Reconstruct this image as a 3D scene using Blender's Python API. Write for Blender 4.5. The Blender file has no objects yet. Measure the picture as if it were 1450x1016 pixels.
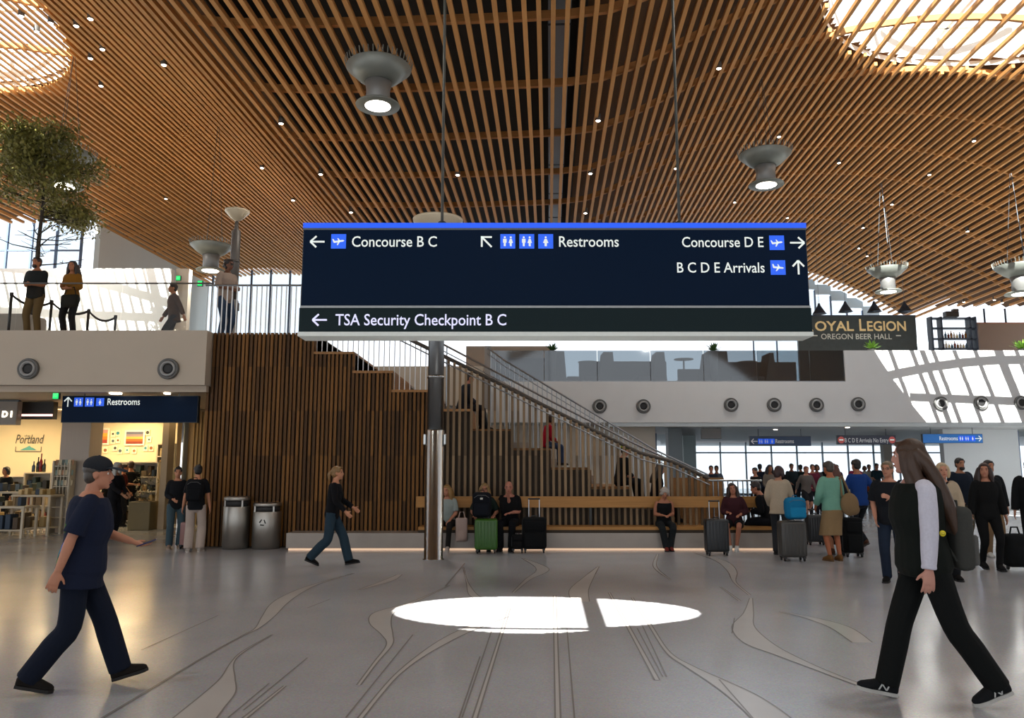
import bpy, bmesh, math, random
from mathutils import Vector, Matrix
random.seed(7)
V = Vector
SC = bpy.context.scene
COL = SC.collection
# ------------------------------------------------------------------ camera
F, CX, CY, CAMZ = 1100.0, 725.0, 508.0, 1.62
PITCH = math.atan(152.0 / F)
cd = bpy.data.cameras.new('camera'); cam = bpy.data.objects.new('camera', cd); COL.objects.link(cam)
cd.sensor_fit = 'HORIZONTAL'; cd.sensor_width = 36.0; cd.lens = 36.0 * F / 1450.0
cd.clip_start = 0.05; cd.clip_end = 400
cam.location = (0, 0, CAMZ); cam.rotation_euler = (math.pi / 2 + PITCH, 0, 0)
SC.camera = cam
# ------------------------------------------------------------------ view / world / sun
vs = SC.view_settings
vs.view_transform = 'Standard'; vs.look = 'None'; vs.gamma = 1.0; vs.use_curve_mapping = False
vs.exposure = 0.15
SC.cycles.use_denoising = True
SC.cycles.max_bounces = 8; SC.cycles.diffuse_bounces = 5; SC.cycles.glossy_bounces = 3
SC.cycles.transparent_max_bounces = 12; SC.cycles.transmission_bounces = 4
SC.cycles.caustics_reflective = False; SC.cycles.caustics_refractive = False
SC.cycles.sample_clamp_indirect = 6.0
W = bpy.data.worlds.new('world'); SC.world = W; W.use_nodes = True
wn = W.node_tree; wn.nodes.clear()
wo = wn.nodes.new('ShaderNodeOutputWorld'); wb = wn.nodes.new('ShaderNodeBackground')
wt = wn.nodes.new('ShaderNodeTexCoord'); ws = wn.nodes.new('ShaderNodeSeparateXYZ'); wr = wn.nodes.new('ShaderNodeValToRGB')
wn.links.new(wt.outputs['Generated'], ws.inputs[0]); wn.links.new(ws.outputs[2], wr.inputs[0])
wr.color_ramp.elements[0].position = 0.0; wr.color_ramp.elements[0].color = (0.92, 0.95, 1.0, 1)
wr.color_ramp.elements[1].position = 0.7; wr.color_ramp.elements[1].color = (0.70, 0.84, 1.0, 1)
wn.links.new(wr.outputs[0], wb.inputs[0]); wb.inputs[1].default_value = 1.45
wn.links.new(wb.outputs[0], wo.inputs[0])
SUN = V((0.35, 1.15, -1.0)).normalized()
sl = bpy.data.lights.new('sun', 'SUN'); sl.energy = 26.0; sl.angle = math.radians(0.1); sl.color = (1.0, 0.96, 0.9)
so = bpy.data.objects.new('sun', sl); COL.objects.link(so); so.rotation_euler = SUN.to_track_quat('-Z', 'Y').to_euler()

# ------------------------------------------------------------------ pixels to directions
SP, CP = math.sin(PITCH), math.cos(PITCH)
def ray(u, v):
    a = (u - CX) / F; b = (CY - v) / F
    return V((a, CP - SP * b, SP + CP * b))
def at(u, v, Y):
    r = ray(u, v); return V((0, 0, CAMZ)) + r * (Y / r.y)
def onz(u, v, z=0.0):
    r = ray(u, v); return V((0, 0, CAMZ)) + r * ((z - CAMZ) / r.z)
ground = onz

# ------------------------------------------------------------------ materials
MC = {}
def mat(name, col, rough=0.6, metal=0.0, emit=None, es=1.0, var=0.06, scale=30.0, bump=0.0, spec=0.5, alpha=None):
    if name in MC: return MC[name]
    m = bpy.data.materials.new(name); MC[name] = m; m.use_nodes = True
    nt = m.node_tree; b = nt.nodes['Principled BSDF']
    b.inputs['Roughness'].default_value = rough; b.inputs['Metallic'].default_value = metal
    b.inputs['Specular IOR Level'].default_value = spec
    c = (col[0], col[1], col[2], 1)
    tc = nt.nodes.new('ShaderNodeTexCoord'); nz = nt.nodes.new('ShaderNodeTexNoise')
    nz.inputs['Scale'].default_value = scale; nz.inputs['Detail'].default_value = 3
    nt.links.new(tc.outputs['Object'], nz.inputs['Vector'])
    mx = nt.nodes.new('ShaderNodeMix'); mx.data_type = 'RGBA'
    mx.inputs['A'].default_value = tuple(max(0, x * (1 - var)) for x in col) + (1,)
    mx.inputs['B'].default_value = tuple(min(1, x * (1 + var)) for x in col) + (1,)
    nt.links.new(nz.outputs[0], mx.inputs['Factor']); nt.links.new(mx.outputs['Result'], b.inputs['Base Color'])
    if bump:
        bp = nt.nodes.new('ShaderNodeBump'); bp.inputs['Strength'].default_value = bump; bp.inputs['Distance'].default_value = 0.01
        nt.links.new(nz.outputs[0], bp.inputs['Height']); nt.links.new(bp.outputs[0], b.inputs['Normal'])
    if emit:
        b.inputs['Emission Color'].default_value = (emit[0], emit[1], emit[2], 1); b.inputs['Emission Strength'].default_value = es
    return m
def hx(h):
    h = h.lstrip('#'); r = [int(h[i:i + 2], 16) / 255 for i in (0, 2, 4)]
    return tuple(x / 12.92 if x <= 0.04045 else ((x + 0.055) / 1.055) ** 2.4 for x in r)
def cloth(h):
    return mat('cloth_' + h, hx(h), 0.9, var=0.12, scale=60, bump=0.15, spec=0.2)
def skin(h):
    return mat('skin_' + h, hx(h), 0.55, var=0.08, scale=25, spec=0.35)
def hairm(h):
    if 'hair_' + h in MC: return MC['hair_' + h]
    m = mat('hair_' + h, hx(h), 0.5, var=0.35, scale=90, bump=0.35)
    nt = m.node_tree; nz = [n for n in nt.nodes if n.type == 'TEX_NOISE'][0]; tc = [n for n in nt.nodes if n.type == 'TEX_COORD'][0]
    mp = nt.nodes.new('ShaderNodeMapping'); mp.inputs['Scale'].default_value = (1, 1, 0.06)
    nt.links.new(tc.outputs['Object'], mp.inputs[0]); nt.links.new(mp.outputs[0], nz.inputs['Vector'])
    return m
def plastic(h, r=0.45): return mat('plastic_%s_%g' % (h, r), hx(h), r, var=0.05)
def metalm(h, r=0.3): return mat('metal_%s_%g' % (h, r), hx(h), r, 1.0, var=0.05)
def glow(h, s): return mat('glow_%s_%g' % (h, s), hx(h), 0.5, emit=hx(h), es=s)
def wood(name, col, rough=0.5, axis='Z', var=0.35, tone=0.0, row=0.0):
    """grain stretched along one axis; tone: per-object brightness spread; row: board length (m) after which tone changes"""
    if name in MC: return MC[name]
    m = bpy.data.materials.new(name); MC[name] = m; m.use_nodes = True
    nt = m.node_tree; N = nt.nodes.new; L = nt.links.new; b = nt.nodes['Principled BSDF']; b.inputs['Roughness'].default_value = rough; b.inputs['Specular IOR Level'].default_value = 0.2
    tc = N('ShaderNodeTexCoord'); mp = N('ShaderNodeMapping')
    sc = {'X': (0.6, 14, 14), 'Y': (14, 0.6, 14), 'Z': (14, 14, 0.6)}[axis]; mp.inputs['Scale'].default_value = sc
    geo = N('ShaderNodeNewGeometry'); oi = N('ShaderNodeObjectInfo')
    L(geo.outputs['Position'], mp.inputs[0])
    nz = N('ShaderNodeTexNoise'); nz.inputs['Scale'].default_value = 2.5; nz.inputs['Detail'].default_value = 5; L(mp.outputs[0], nz.inputs['Vector'])
    mx = N('ShaderNodeMix'); mx.data_type = 'RGBA'
    mx.inputs['A'].default_value = tuple(x * (1 - var) for x in col) + (1,); mx.inputs['B'].default_value = tuple(min(1, x * (1 + var)) for x in col) + (1,)
    L(nz.outputs[0], mx.inputs['Factor']); out = mx.outputs['Result']
    if tone:
        src = oi.outputs['Random']
        if row:
            sp = N('ShaderNodeSeparateXYZ'); L(geo.outputs['Position'], sp.inputs[0])
            dv = N('ShaderNodeMath'); dv.operation = 'DIVIDE'; dv.inputs[1].default_value = row; L(sp.outputs[2], dv.inputs[0])
            fl = N('ShaderNodeMath'); fl.operation = 'FLOOR'; L(dv.outputs[0], fl.inputs[0])
            wn_ = N('ShaderNodeTexWhiteNoise'); wn_.noise_dimensions = '2D'; cb = N('ShaderNodeCombineXYZ')
            L(fl.outputs[0], cb.inputs[0]); m3 = N('ShaderNodeMath'); m3.operation = 'MULTIPLY'; m3.inputs[1].default_value = 37.0
            L(oi.outputs['Random'], m3.inputs[0]); L(m3.outputs[0], cb.inputs[1]); L(cb.outputs[0], wn_.inputs['Vector']); src = wn_.outputs['Value']
        mr = N('ShaderNodeMapRange'); mr.inputs['To Min'].default_value = 1 - tone; mr.inputs['To Max'].default_value = 1 + tone; L(src, mr.inputs['Value'])
        hs = N('ShaderNodeHueSaturation'); L(mr.outputs[0], hs.inputs['Value']); L(out, hs.inputs['Color']); out = hs.outputs[0]
    L(out, b.inputs['Base Color'])
    return m
def glassm(name, tint, refl=0.12, rough=0.02):
    if name in MC: return MC[name]
    m = bpy.data.materials.new(name); MC[name] = m; m.use_nodes = True; nt = m.node_tree; nt.nodes.clear()
    o = nt.nodes.new('ShaderNodeOutputMaterial'); t = nt.nodes.new('ShaderNodeBsdfTransparent'); g = nt.nodes.new('ShaderNodeBsdfGlossy'); x = nt.nodes.new('ShaderNodeMixShader')
    t.inputs[0].default_value = tint + (1,); g.inputs['Roughness'].default_value = rough; x.inputs[0].default_value = refl
    nt.links.new(t.outputs[0], x.inputs[1]); nt.links.new(g.outputs[0], x.inputs[2]); nt.links.new(x.outputs[0], o.inputs[0])
    return m

# ------------------------------------------------------------------ mesh builder
class MB:
    def __init__(s): s.v = []; s.f = []; s.sm = True
    def add(s, vs, fs):
        o = len(s.v); s.v += [tuple(p) for p in vs]; s.f += [tuple(i + o for i in f) for f in fs]; return s
    def box(s, c, d, M=None):
        hx_, hy, hz = d[0] / 2, d[1] / 2, d[2] / 2
        P = [V((x * hx_, y * hy, z * hz)) for x in (-1, 1) for y in (-1, 1) for z in (-1, 1)]
        if M is not None: P = [M @ p for p in P]
        P = [p + V(c) for p in P]
        return s.add(P, [(0, 1, 3, 2), (4, 6, 7, 5), (0, 4, 5, 1), (2, 3, 7, 6), (0, 2, 6, 4), (1, 5, 7, 3)])
    def bb(s, a, b): return s.box([(a[i] + b[i]) / 2 for i in range(3)], [abs(b[i] - a[i]) for i in range(3)])
    def rbox(s, c, d, r=0.02, seg=2, M=None):
        bm = bmesh.new(); bmesh.ops.create_cube(bm, size=1.0)
        bmesh.ops.scale(bm, vec=d, verts=bm.verts)
        bmesh.ops.bevel(bm, geom=bm.edges[:], offset=r, segments=seg, profile=0.5, affect='EDGES')
        bm.verts.index_update()
        P = [v.co.copy() for v in bm.verts]
        if M is not None: P = [M @ p for p in P]
        P = [p + V(c) for p in P]; fs = [[v.index for v in f.verts] for f in bm.faces]; bm.free()
        return s.add(P, fs)
    def loft(s, rings, caps=True):
        n = len(rings[0]); o = []; fs = []
        for r in rings: o += list(r)
        for k in range(len(rings) - 1):
            for i in range(n):
                j = (i + 1) % n; fs.append((k * n + i, k * n + j, (k + 1) * n + j, (k + 1) * n + i))
        if caps: fs.append(tuple(range(n))[::-1]); fs.append(tuple(range((len(rings) - 1) * n, len(rings) * n)))
        return s.add(o, fs)
    def tube(s, pts, rad, n=8, caps=True, flat=1.0):
        pts = [V(p) for p in pts]; m = len(pts)
        if not isinstance(rad, (list, tuple)): rad = [rad] * m
        rings = []; ref = None
        for i in range(m):
            t = (pts[min(i + 1, m - 1)] - pts[max(i - 1, 0)]).normalized()
            if ref is None: ref = V((1, 0, 0)) if abs(t.x) < 0.8 else V((0, 1, 0))
            a = (ref - t * ref.dot(t)).normalized(); b = t.cross(a); ref = a
            rings.append([pts[i] + (a * math.cos(2 * math.pi * k / n) + b * flat * math.sin(2 * math.pi * k / n)) * rad[i] for k in range(n)])
        return s.loft(rings, caps)
    def ell(s, c, r, n=12, m=8, M=None):
        vs = []; fs = []; c = V(c)
        for i in range(1, m):
            a = math.pi * i / m
            for k in range(n):
                b = 2 * math.pi * k / n; p = V((r[0] * math.sin(a) * math.cos(b), r[1] * math.sin(a) * math.sin(b), r[2] * math.cos(a)))
                vs.append(c + (M @ p if M is not None else p))
        top = len(vs); p = V((0, 0, r[2])); q = M @ p if M is not None else p
        vs += [c + q, c - q]
        for i in range(m - 2):
            for k in range(n):
                j = (k + 1) % n; fs.append((i * n + k, (i + 1) * n + k, (i + 1) * n + j, i * n + j))
        for k in range(n):
            j = (k + 1) % n; fs.append((top, k, j)); fs.append((top + 1, (m - 2) * n + j, (m - 2) * n + k))
        return s.add(vs, fs)
    def lathe(s, prof, n=24, c=(0, 0, 0), M=None, caps=True):
        c = V(c); rings = []
        for r, z in prof:
            ring = [V((r * math.cos(2 * math.pi * k / n), r * math.sin(2 * math.pi * k / n), z)) for k in range(n)]
            rings.append([c + (M @ p if M is not None else p) for p in ring])
        return s.loft(rings, caps)
    def prism(s, poly, d0, d1, fn):
        """poly 2-D, extruded from d0 to d1, fn(a,b,d)->3-D"""
        n = len(poly); vs = [fn(a, b, d0) for a, b in poly] + [fn(a, b, d1) for a, b in poly]
        fs = [tuple(range(n))[::-1], tuple(range(n, 2 * n))] + [(i, (i + 1) % n, n + (i + 1) % n, n + i) for i in range(n)]
        return s.add(vs, fs)
    def mesh(s, name):
        me = bpy.data.meshes.new(name); me.from_pydata(s.v, [], s.f); me.update(); return me
    def build(s, name, m, parent=None, smooth=False):
        me = s.mesh(name)
        if smooth:
            for p in me.polygons: p.use_smooth = True
        return link(name, me, m, parent)
def link(name, me, m=None, parent=None):
    if m is not None and not me.materials: me.materials.append(m)
    o = bpy.data.objects.new(name, me); COL.objects.link(o)
    if parent is not None: o.parent = parent
    return o
def tag(o, label, cat=None, group=None, kind=None):
    if label: o['label'] = label
    if cat: o['category'] = cat
    if group: o['group'] = group
    if kind: o['kind'] = kind
    return o
def thing(name, label, cat, loc=(0, 0, 0), rz=0.0, group=None):
    o = bpy.data.objects.new(name, None); COL.objects.link(o); o.empty_display_size = 0.1
    o.location = loc; o.rotation_euler = (0, 0, rz)
    return tag(o, label, cat, group)
def struct(name, mb, m, label, smooth=False):
    o = mb.build(name, m, None, smooth); return tag(o, label, None, None, 'structure')
def copy_tree(o, parent=None):
    c = o.copy(); COL.objects.link(c)
    if parent is not None: c.parent = parent
    for ch in [x for x in bpy.data.objects if x.parent == o]: copy_tree(ch, c)
    return c
def rotz(a): return Matrix.Rotation(a, 3, 'Z')
def rotx(a): return Matrix.Rotation(a, 3, 'X')
def roty(a): return Matrix.Rotation(a, 3, 'Y')
PENDING = []
def remesh(mb, name, m, parent, vox, it=2):
    o = mb.build(name, m, parent)
    r = o.modifiers.new('r', 'REMESH'); r.mode = 'VOXEL'; r.voxel_size = vox; r.use_smooth_shade = True
    k = o.modifiers.new('s', 'SMOOTH'); k.factor = 0.5; k.iterations = it
    PENDING.append(o); return o
def finish_pending():
    bpy.context.view_layer.update()
    dg = bpy.context.evaluated_depsgraph_get()
    for o in PENDING:
        me = bpy.data.meshes.new_from_object(o.evaluated_get(dg)); me.name = o.name
        o.modifiers.clear(); o.data = me
        for p in me.polygons: p.use_smooth = True
def area(name, loc, size, energy, col=(1, 1, 1), aim=(0, 0, -1), sy=None):
    d = bpy.data.lights.new(name, 'AREA'); d.energy = energy; d.color = col; d.size = size
    if sy: d.shape = 'RECTANGLE'; d.size_y = sy
    o = bpy.data.objects.new(name, d); COL.objects.link(o); o.location = loc; o.rotation_euler = V(aim).to_track_quat('-Z', 'Y').to_euler(); return o
# ------------------------------------------------------------------ flat lettering
FONT = None                                     # the built-in font
def cap_height():
    c = bpy.data.curves.new('t', 'FONT'); c.body = 'H'; c.size = 1.0
    if FONT is not None: c.font = FONT
    o = bpy.data.objects.new('t', c); me = bpy.data.meshes.new_from_object(o); r = max(v.co.y for v in me.vertices)
    bpy.data.objects.remove(o); bpy.data.curves.remove(c); bpy.data.meshes.remove(me); return r
CAPH = cap_height()
def text(body, x0, x1, zb, h, Y, m, parent, name='lettering', bold=0.0, shear=0.0, fit=True):
    """letters standing in the plane Y, reading along +X, from x0 to x1 (fit) with capitals h high above zb"""
    c = bpy.data.curves.new('t', 'FONT'); c.body = body
    if FONT is not None: c.font = FONT
    c_size = h / 0.69; c.size = c_size; c.extrude = 0.0; c.offset = bold * h if FONT is None else 0.0; c.shear = shear; c.resolution_u = 3
    o = bpy.data.objects.new('t', c); me = bpy.data.meshes.new_from_object(o)
    bpy.data.objects.remove(o); bpy.data.curves.remove(c)
    xs = [v.co.x for v in me.vertices]; a, b = min(xs), max(xs); k = (x1 - x0) / (b - a) if fit else 1.0; kz = h / (CAPH * c_size)
    for v in me.vertices: v.co = V(((v.co.x - a) * k + x0, Y, v.co.y * kz + zb))
    me.materials.clear(); return link(name, me, m, parent)
def strokes(segs, w, Y, m, parent, name, dy=0.0):
    mb = MB()
    for (x0, z0, x1, z1) in segs:
        d = V((x1 - x0, z1 - z0)); L_ = d.length; n = V((-d.y, d.x)) / L_ * w / 2
        mb.add([(x0 + n.x, Y, z0 + n.y), (x0 - n.x, Y, z0 - n.y), (x1 - n.x, Y, z1 - n.y), (x1 + n.x, Y, z1 + n.y)], [(0, 1, 2, 3)])
    return mb.build(name, m, parent)
def arrow(cx, cz, r, ang, w, Y, m, parent):
    def R(a, b): return (cx + a * math.cos(ang) - b * math.sin(ang), cz + a * math.sin(ang) + b * math.cos(ang))
    p = R(r, 0); q = R(-r, 0); a = R(r - r * .85, r * .8); b = R(r - r * .85, -r * .8)
    return strokes([(q[0], q[1], p[0], p[1]), (a[0], a[1], p[0], p[1]), (b[0], b[1], p[0], p[1])], w, Y, m, parent, 'arrow')
def poly_flat(polys, Y, m, parent, name):
    mb = MB()
    for pl in polys: mb.add([(a, Y, b) for a, b in pl], [tuple(range(len(pl)))])
    return mb.build(name, m, parent)
def circ(cx, cz, r, n=14): return [(cx + r * math.cos(2 * math.pi * k / n), cz + r * math.sin(2 * math.pi * k / n)) for k in range(n)]
def icon(kind, cx, cz, s, Y, parent, bg, fg):
    h = s / 2; t = poly_flat([[(cx - h, cz - h), (cx + h, cz - h), (cx + h, cz + h), (cx - h, cz + h)]], Y, bg, parent, 'icon_tile')
    def man(x, w, dress=False):
        P = [circ(x, cz + s * .27, s * .07)]
        if dress: P.append([(x - w * .5, cz - s * .12), (x + w * .5, cz - s * .12), (x + w * .2, cz + s * .17), (x - w * .2, cz + s * .17)])
        else: P.append([(x - w * .4, cz - s * .1), (x + w * .4, cz - s * .1), (x + w * .4, cz + s * .17), (x - w * .4, cz + s * .17)])
        P.append([(x - w * .22, cz - s * .34), (x + w * .22, cz - s * .34), (x + w * .22, cz - s * .1), (x - w * .22, cz - s * .1)]); return P
    if kind == 'wc': P = man(cx - s * .2, s * .3) + man(cx + s * .2, s * .3, True)
    elif kind == 'one': P = man(cx, s * .36, True)
    else:
        k = 1 if kind == 'up' else -1
        def R(a, b):
            an = 0.12 * k; return (cx + (a * math.cos(an) - b * math.sin(an)) * s, cz + (a * math.sin(an) + b * math.cos(an)) * s)
        P = [[R(-.36, -.02), R(-.3, -.08), R(.3, -.06), R(.4, 0), R(.3, .06), R(-.25, .05)], [R(-.36, -.0), R(-.24, .04), R(-.33, .2), R(-.4, .2)],
             [R(-.02, .02), R(.14, .02), R(-.06, -.26), R(-.14, -.26)], [R(0, .03), R(.12, .03), R(0, .22), R(-.06, .22)]]
    poly_flat(P, Y - .003, fg, t, 'pictogram')
# ================================================================== THE SETTING
PHI = math.atan(52.0 / F)                      # the roof slats run 2.7 degrees right of the view
def s2w(X, Yp, z): return V((X * math.cos(PHI) + Yp * math.sin(PHI), Yp * math.cos(PHI) - X * math.sin(PHI), z))
CEN = -3.5
def hroof(X):
    X = CEN + abs(X - CEN)
    q = 15.7 - 0.029 * (X - 13.2) ** 2
    if X < 8: q = 0.5 * (q + 12.0 + math.sqrt((q - 12.0) ** 2 + 0.35))
    return q
def pxbox(u0, v0, u1, v1, Y, dep, dz0=None):
    a = at(u0, v1, Y); b = at(u1, v0, Y); return (a.x, Y, a.z), (b.x, Y + dep, b.z)
UP = 4.4                                        # upper floor level
# ---- floor
def floor_material():
    m = mat('terrazzo', (0.40, 0.41, 0.43), 0.16, var=0.10, scale=1.2, spec=0.6)
    nt = m.node_tree; b = nt.nodes['Principled BSDF']; N = nt.nodes.new; L = nt.links.new
    geo = N('ShaderNodeNewGeometry'); vo = N('ShaderNodeTexVoronoi'); vo.inputs['Scale'].default_value = 90
    L(geo.outputs['Position'], vo.inputs['Vector'])
    src = b.inputs['Base Color'].links[0].from_socket
    mx = N('ShaderNodeMix'); mx.data_type = 'RGBA'; mx.blend_type = 'OVERLAY'; mx.inputs['Factor'].default_value = 0.12
    L(src, mx.inputs['A']); L(vo.outputs['Color'], mx.inputs['B']); L(mx.outputs['Result'], b.inputs['Base Color'])
    nz = N('ShaderNodeTexNoise'); nz.inputs['Scale'].default_value = 0.9; L(geo.outputs['Position'], nz.inputs['Vector'])
    mr = N('ShaderNodeMapRange'); mr.inputs['To Min'].default_value = 0.10; mr.inputs['To Max'].default_value = 0.24
    L(nz.outputs[0], mr.inputs['Value']); L(mr.outputs[0], b.inputs['Roughness'])
    return m
floor = struct('floor', MB().bb((-36, -32, -0.2), (46, 58, 0)), floor_material(), 'polished grey terrazzo concourse floor')
INLAY = mat('inlay_pale', (0.50, 0.49, 0.475), 0.16, var=0.05, scale=3)
EDGE = mat('inlay_edge', (0.24, 0.232, 0.225), 0.2)
def inlay(pts, ox, oy, k, edge=True):
    Lp, Rp = [], []
    # smooth the traced centre line and width
    P = pts
    def cr(i, t):
        p = [P[max(0, min(len(P) - 1, i + d))] for d in (-1, 0, 1, 2)]
        return [0.5 * ((2 * p[1][c]) + (p[2][c] - p[0][c]) * t + (2 * p[0][c] - 5 * p[1][c] + 4 * p[2][c] - p[3][c]) * t * t + (3 * p[1][c] - p[0][c] - 3 * p[2][c] + p[3][c]) * t ** 3) for c in range(3)]
    Q = []
    for i in range(len(P) - 1):
        for j in range(6 if len(P) > 2 else 1): Q.append(cr(i, j / 6.0))
    Q.append(list(P[-1]))
    for x, y, w in Q:
        u, v = ox + x / k, oy + y / k; w = max(w, 2) / k / 2
        a = ground(u - w, v); b = ground(u + w, v); Lp.append(a); Rp.append(b)
    def strip(A, B, z, name, m):
        mb = MB(); n = len(A); vs = [(p.x, p.y, z) for p in A] + [(p.x, p.y, z) for p in B]
        return mb.add(vs, [(i, n + i, n + i + 1, i + 1) for i in range(n - 1)]).build(name, m, floor)
    strip(Lp, Rp, 0.0015, 'inlay_band', INLAY)
    if edge:
        for S in (Lp, Rp):
            A = [V((p.x - 0.006, p.y, 0)) for p in S]; B = [V((p.x + 0.006, p.y, 0)) for p in S]; strip(A, B, 0.003, 'inlay_edge', EDGE)
ZA = (200, 770, 2.762); ZB = (725, 770, 2.762)
for pts in ([(830, 115, 6), (700, 152, 16), (610, 188, 45), (540, 232, 62), (495, 285, 48), (452, 330, 16), (400, 357, 7), (250, 440, 7), (0, 590, 8), (-250, 740, 10)],
            [(512, 355, 5), (400, 420, 10), (356, 465, 14), (338, 525, 58), (309, 580, 120), (250, 640, 150), (190, 700, 180)],
            [(1205, 162, 5), (1085, 218, 14), (1010, 245, 40), (945, 272, 82), (935, 310, 85), (962, 355, 45), (970, 395, 24), (915, 465, 16), (850, 552, 16)],
            [(1400, 285, 70), (1310, 320, 60), (1200, 372, 52), (1090, 440, 30), (1000, 512, 20), (930, 590, 20), (850, 690, 22)],
            [(1440, 250, 9), (1415, 330, 11), (1300, 695, 20)], [(562, 555, 12), (400, 685, 20)], [(1010, 120, 20), (960, 145, 40), (850, 180, 6)],
            [(1260, 90, 4), (1275, 150, 8), (1300, 200, 34), (1350, 225, 30)], [(1265, 75, 3), (1190, 165, 4)]):
    inlay(pts, *ZA)
for pts in ([(167, 200, 10), (170, 320, 14), (180, 700, 22)], [(380, 190, 8), (455, 325, 14), (568, 532, 20)],
            [(470, 210, 8), (540, 318, 14), (612, 425, 18), (700, 482, 36), (800, 535, 75), (900, 592, 120), (990, 660, 150), (1040, 710, 160)],
            [(935, 212, 12), (925, 270, 40), (905, 325, 90), (960, 385, 110), (1060, 432, 70), (1200, 490, 40), (1330, 540, 34), (1500, 600, 30)],
            [(720, 35, 10), (820, 68, 40), (862, 108, 36), (872, 150, 12), (930, 200, 10)], [(338, 88, 6), (300, 130, 40), (262, 180, 75), (268, 225, 70)],
            [(1050, 265, 10), (1150, 285, 40), (1280, 325, 80), (1370, 385, 80)], [(40, 55, 6), (120, 98, 50), (60, 140, 22), (5, 190, 10)],
            [(815, 168, 6), (890, 222, 10)], [(570, 40, 8), (560, 90, 14), (620, 140, 6)]):
    inlay(pts, *ZB)
for (a, b, c, d) in ((650, 445, 400, 650), (1062, 355, 800, 679), (500, 545, 340, 679), (1370, 340, 1255, 679), (740, 215, 650, 250), (300, 280, 0, 415), (1325, 440, 1240, 690)):
    A = ground(200 + a / 2.762, 770 + b / 2.762); B = ground(200 + c / 2.762, 770 + d / 2.762)
    MB().add([(A.x - .006, A.y, .003), (A.x + .006, A.y, .003), (B.x + .006, B.y, .003), (B.x - .006, B.y, .003)], [(0, 1, 2, 3)]).build('inlay_line', EDGE, floor)
for (a, b, c, d) in ((215, 330, 245, 690), (510, 320, 605, 520), (490, 330, 590, 520), (810, 530, 950, 690), (180, 540, 360, 545), (860, 350, 870, 290)):
    A = ground(725 + a / 2.762, 770 + b / 2.762); B = ground(725 + c / 2.762, 770 + d / 2.762)
    MB().add([(A.x - .006, A.y, .003), (A.x + .006, A.y, .003), (B.x + .006, B.y, .003), (B.x - .006, B.y, .003)], [(0, 1, 2, 3)]).build('inlay_line', EDGE, floor)

# ---- roof: deck, slats, purlins
Y0, Y1, XA, XB = -30.0, 55.0, -34.0, 33.0
OCU = [(14.2, 16.0, 7.0, 11.0), (-20.6, 16.0, 6.6, 11.0)]      # centre, radii of the two oval skylights (roof frame)
def in_oc(X, Yp, k=0.0):
    return any((abs(X - a) / (rx + k)) ** 2 + (abs(Yp - b) / (ry + k)) ** 2 < 1 for a, b, rx, ry in OCU)
COF = (-8.0, 0.95)
def yend(X): return (hroof(X) - 1.72) / .33 if X < -25.2 else min(Y1, (hroof(X) - 1.62) / .2036) if X > 25 else Y1   # the left bay ends at the tall window
def deck_z(X): return 14.3 if COF[0] < X < COF[1] else hroof(X) + 0.5
def frange(a, b, n): return [a + (b - a) * i / n for i in range(n + 1)]
DECK = wood('roof_deck', (0.11, 0.052, 0.018), 0.7, 'X', 0.25)
DARK = mat('roof_void', (0.035, 0.033, 0.03), 0.9)
ceil_ = None
def deck_part(xs, ys, name, m, hole):
    mb = MB(); nx, ny = len(xs), len(ys)
    vs = [(X, Yp, (14.3 if name == 'coffer' else hroof(X) + 0.5)) for X in xs for Yp in ys]; fs = []
    for i in range(nx - 1):
        for j in range(ny - 1):
            if hole((xs[i] + xs[i + 1]) / 2, (ys[j] + ys[j + 1]) / 2): continue
            if ys[j] > yend(xs[i + 1]) + (2.2 if xs[i] > 25 else 0): continue
            fs.append((i * ny + j, i * ny + j + 1, (i + 1) * ny + j + 1, (i + 1) * ny + j))
    return mb.add(vs, fs)
PATCH = (-6.0, -2.55, -8.75, -6.6)           # unseen roof opening, added and shaped to throw the sun patch on the floor
def in_patch(X, Yp): return PATCH[0] < X < PATCH[1] and PATCH[2] < Yp < PATCH[3]
XS = frange(XA, COF[0], 130); XS2 = frange(COF[1], XB, 160); YS = frange(Y0, 2, 32)[:-1] + frange(2, 30, 140)[:-1] + frange(30, Y1, 25)
mb = deck_part(XS, YS, 'deck', DECK, in_oc); m2 = deck_part(XS2, YS, 'deck', DECK, in_oc); mb.add(m2.v, m2.f)
ceil_ = struct('ceiling', mb, DECK, 'undulating timber slat ceiling of the concourse'); ceil_.rotation_euler = (0, 0, -PHI)
cofx = frange(COF[0], PATCH[0], 6)[:-1] + frange(PATCH[0], PATCH[1], 120)[:-1] + frange(PATCH[1], COF[1], 4)
cofy = frange(Y0, PATCH[2], 20)[:-1] + frange(PATCH[2], PATCH[3], 60)[:-1] + frange(PATCH[3], Y1, 30)
def hole2(X, Yp):
    if not in_patch(X, Yp): return False
    a = (X - (PATCH[0] + PATCH[1]) / 2) / ((PATCH[1] - PATCH[0]) / 2); b = (Yp - PATCH[2]) / (PATCH[3] - PATCH[2])
    if abs(X - (-3.75)) < 0.10: return False
    if b < 0.09: return abs(a + .12) < 0.42 * math.sqrt(max(0, b / .09))
    b2 = (b - 0.12) / 0.88
    return b2 > 0 and abs(2 * b2 - 1) < math.sqrt(max(0, 1 - abs(a) ** 2.2)) * (1 - .1 * a)
mb = deck_part(cofx, cofy, 'coffer', DARK, hole2)
for X in COF:
    mb.bb((X - .04, Y0, hroof(X) + .3), (X + .04, Y1, 14.34))
mb.build('coffer_lining', DARK, ceil_)
mb = MB().bb((0.05, 4, 12.75), (0.62, 55, 13.15)); mb.build('air_duct', mat('duct_steel', (0.30, 0.34, 0.38), 0.4, 0.3), ceil_)
mb = MB()
for k in range(16): mb.bb((0.03, 6 + 3.1 * k, 12.73), (0.64, 6.06 + 3.1 * k, 13.17))
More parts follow.
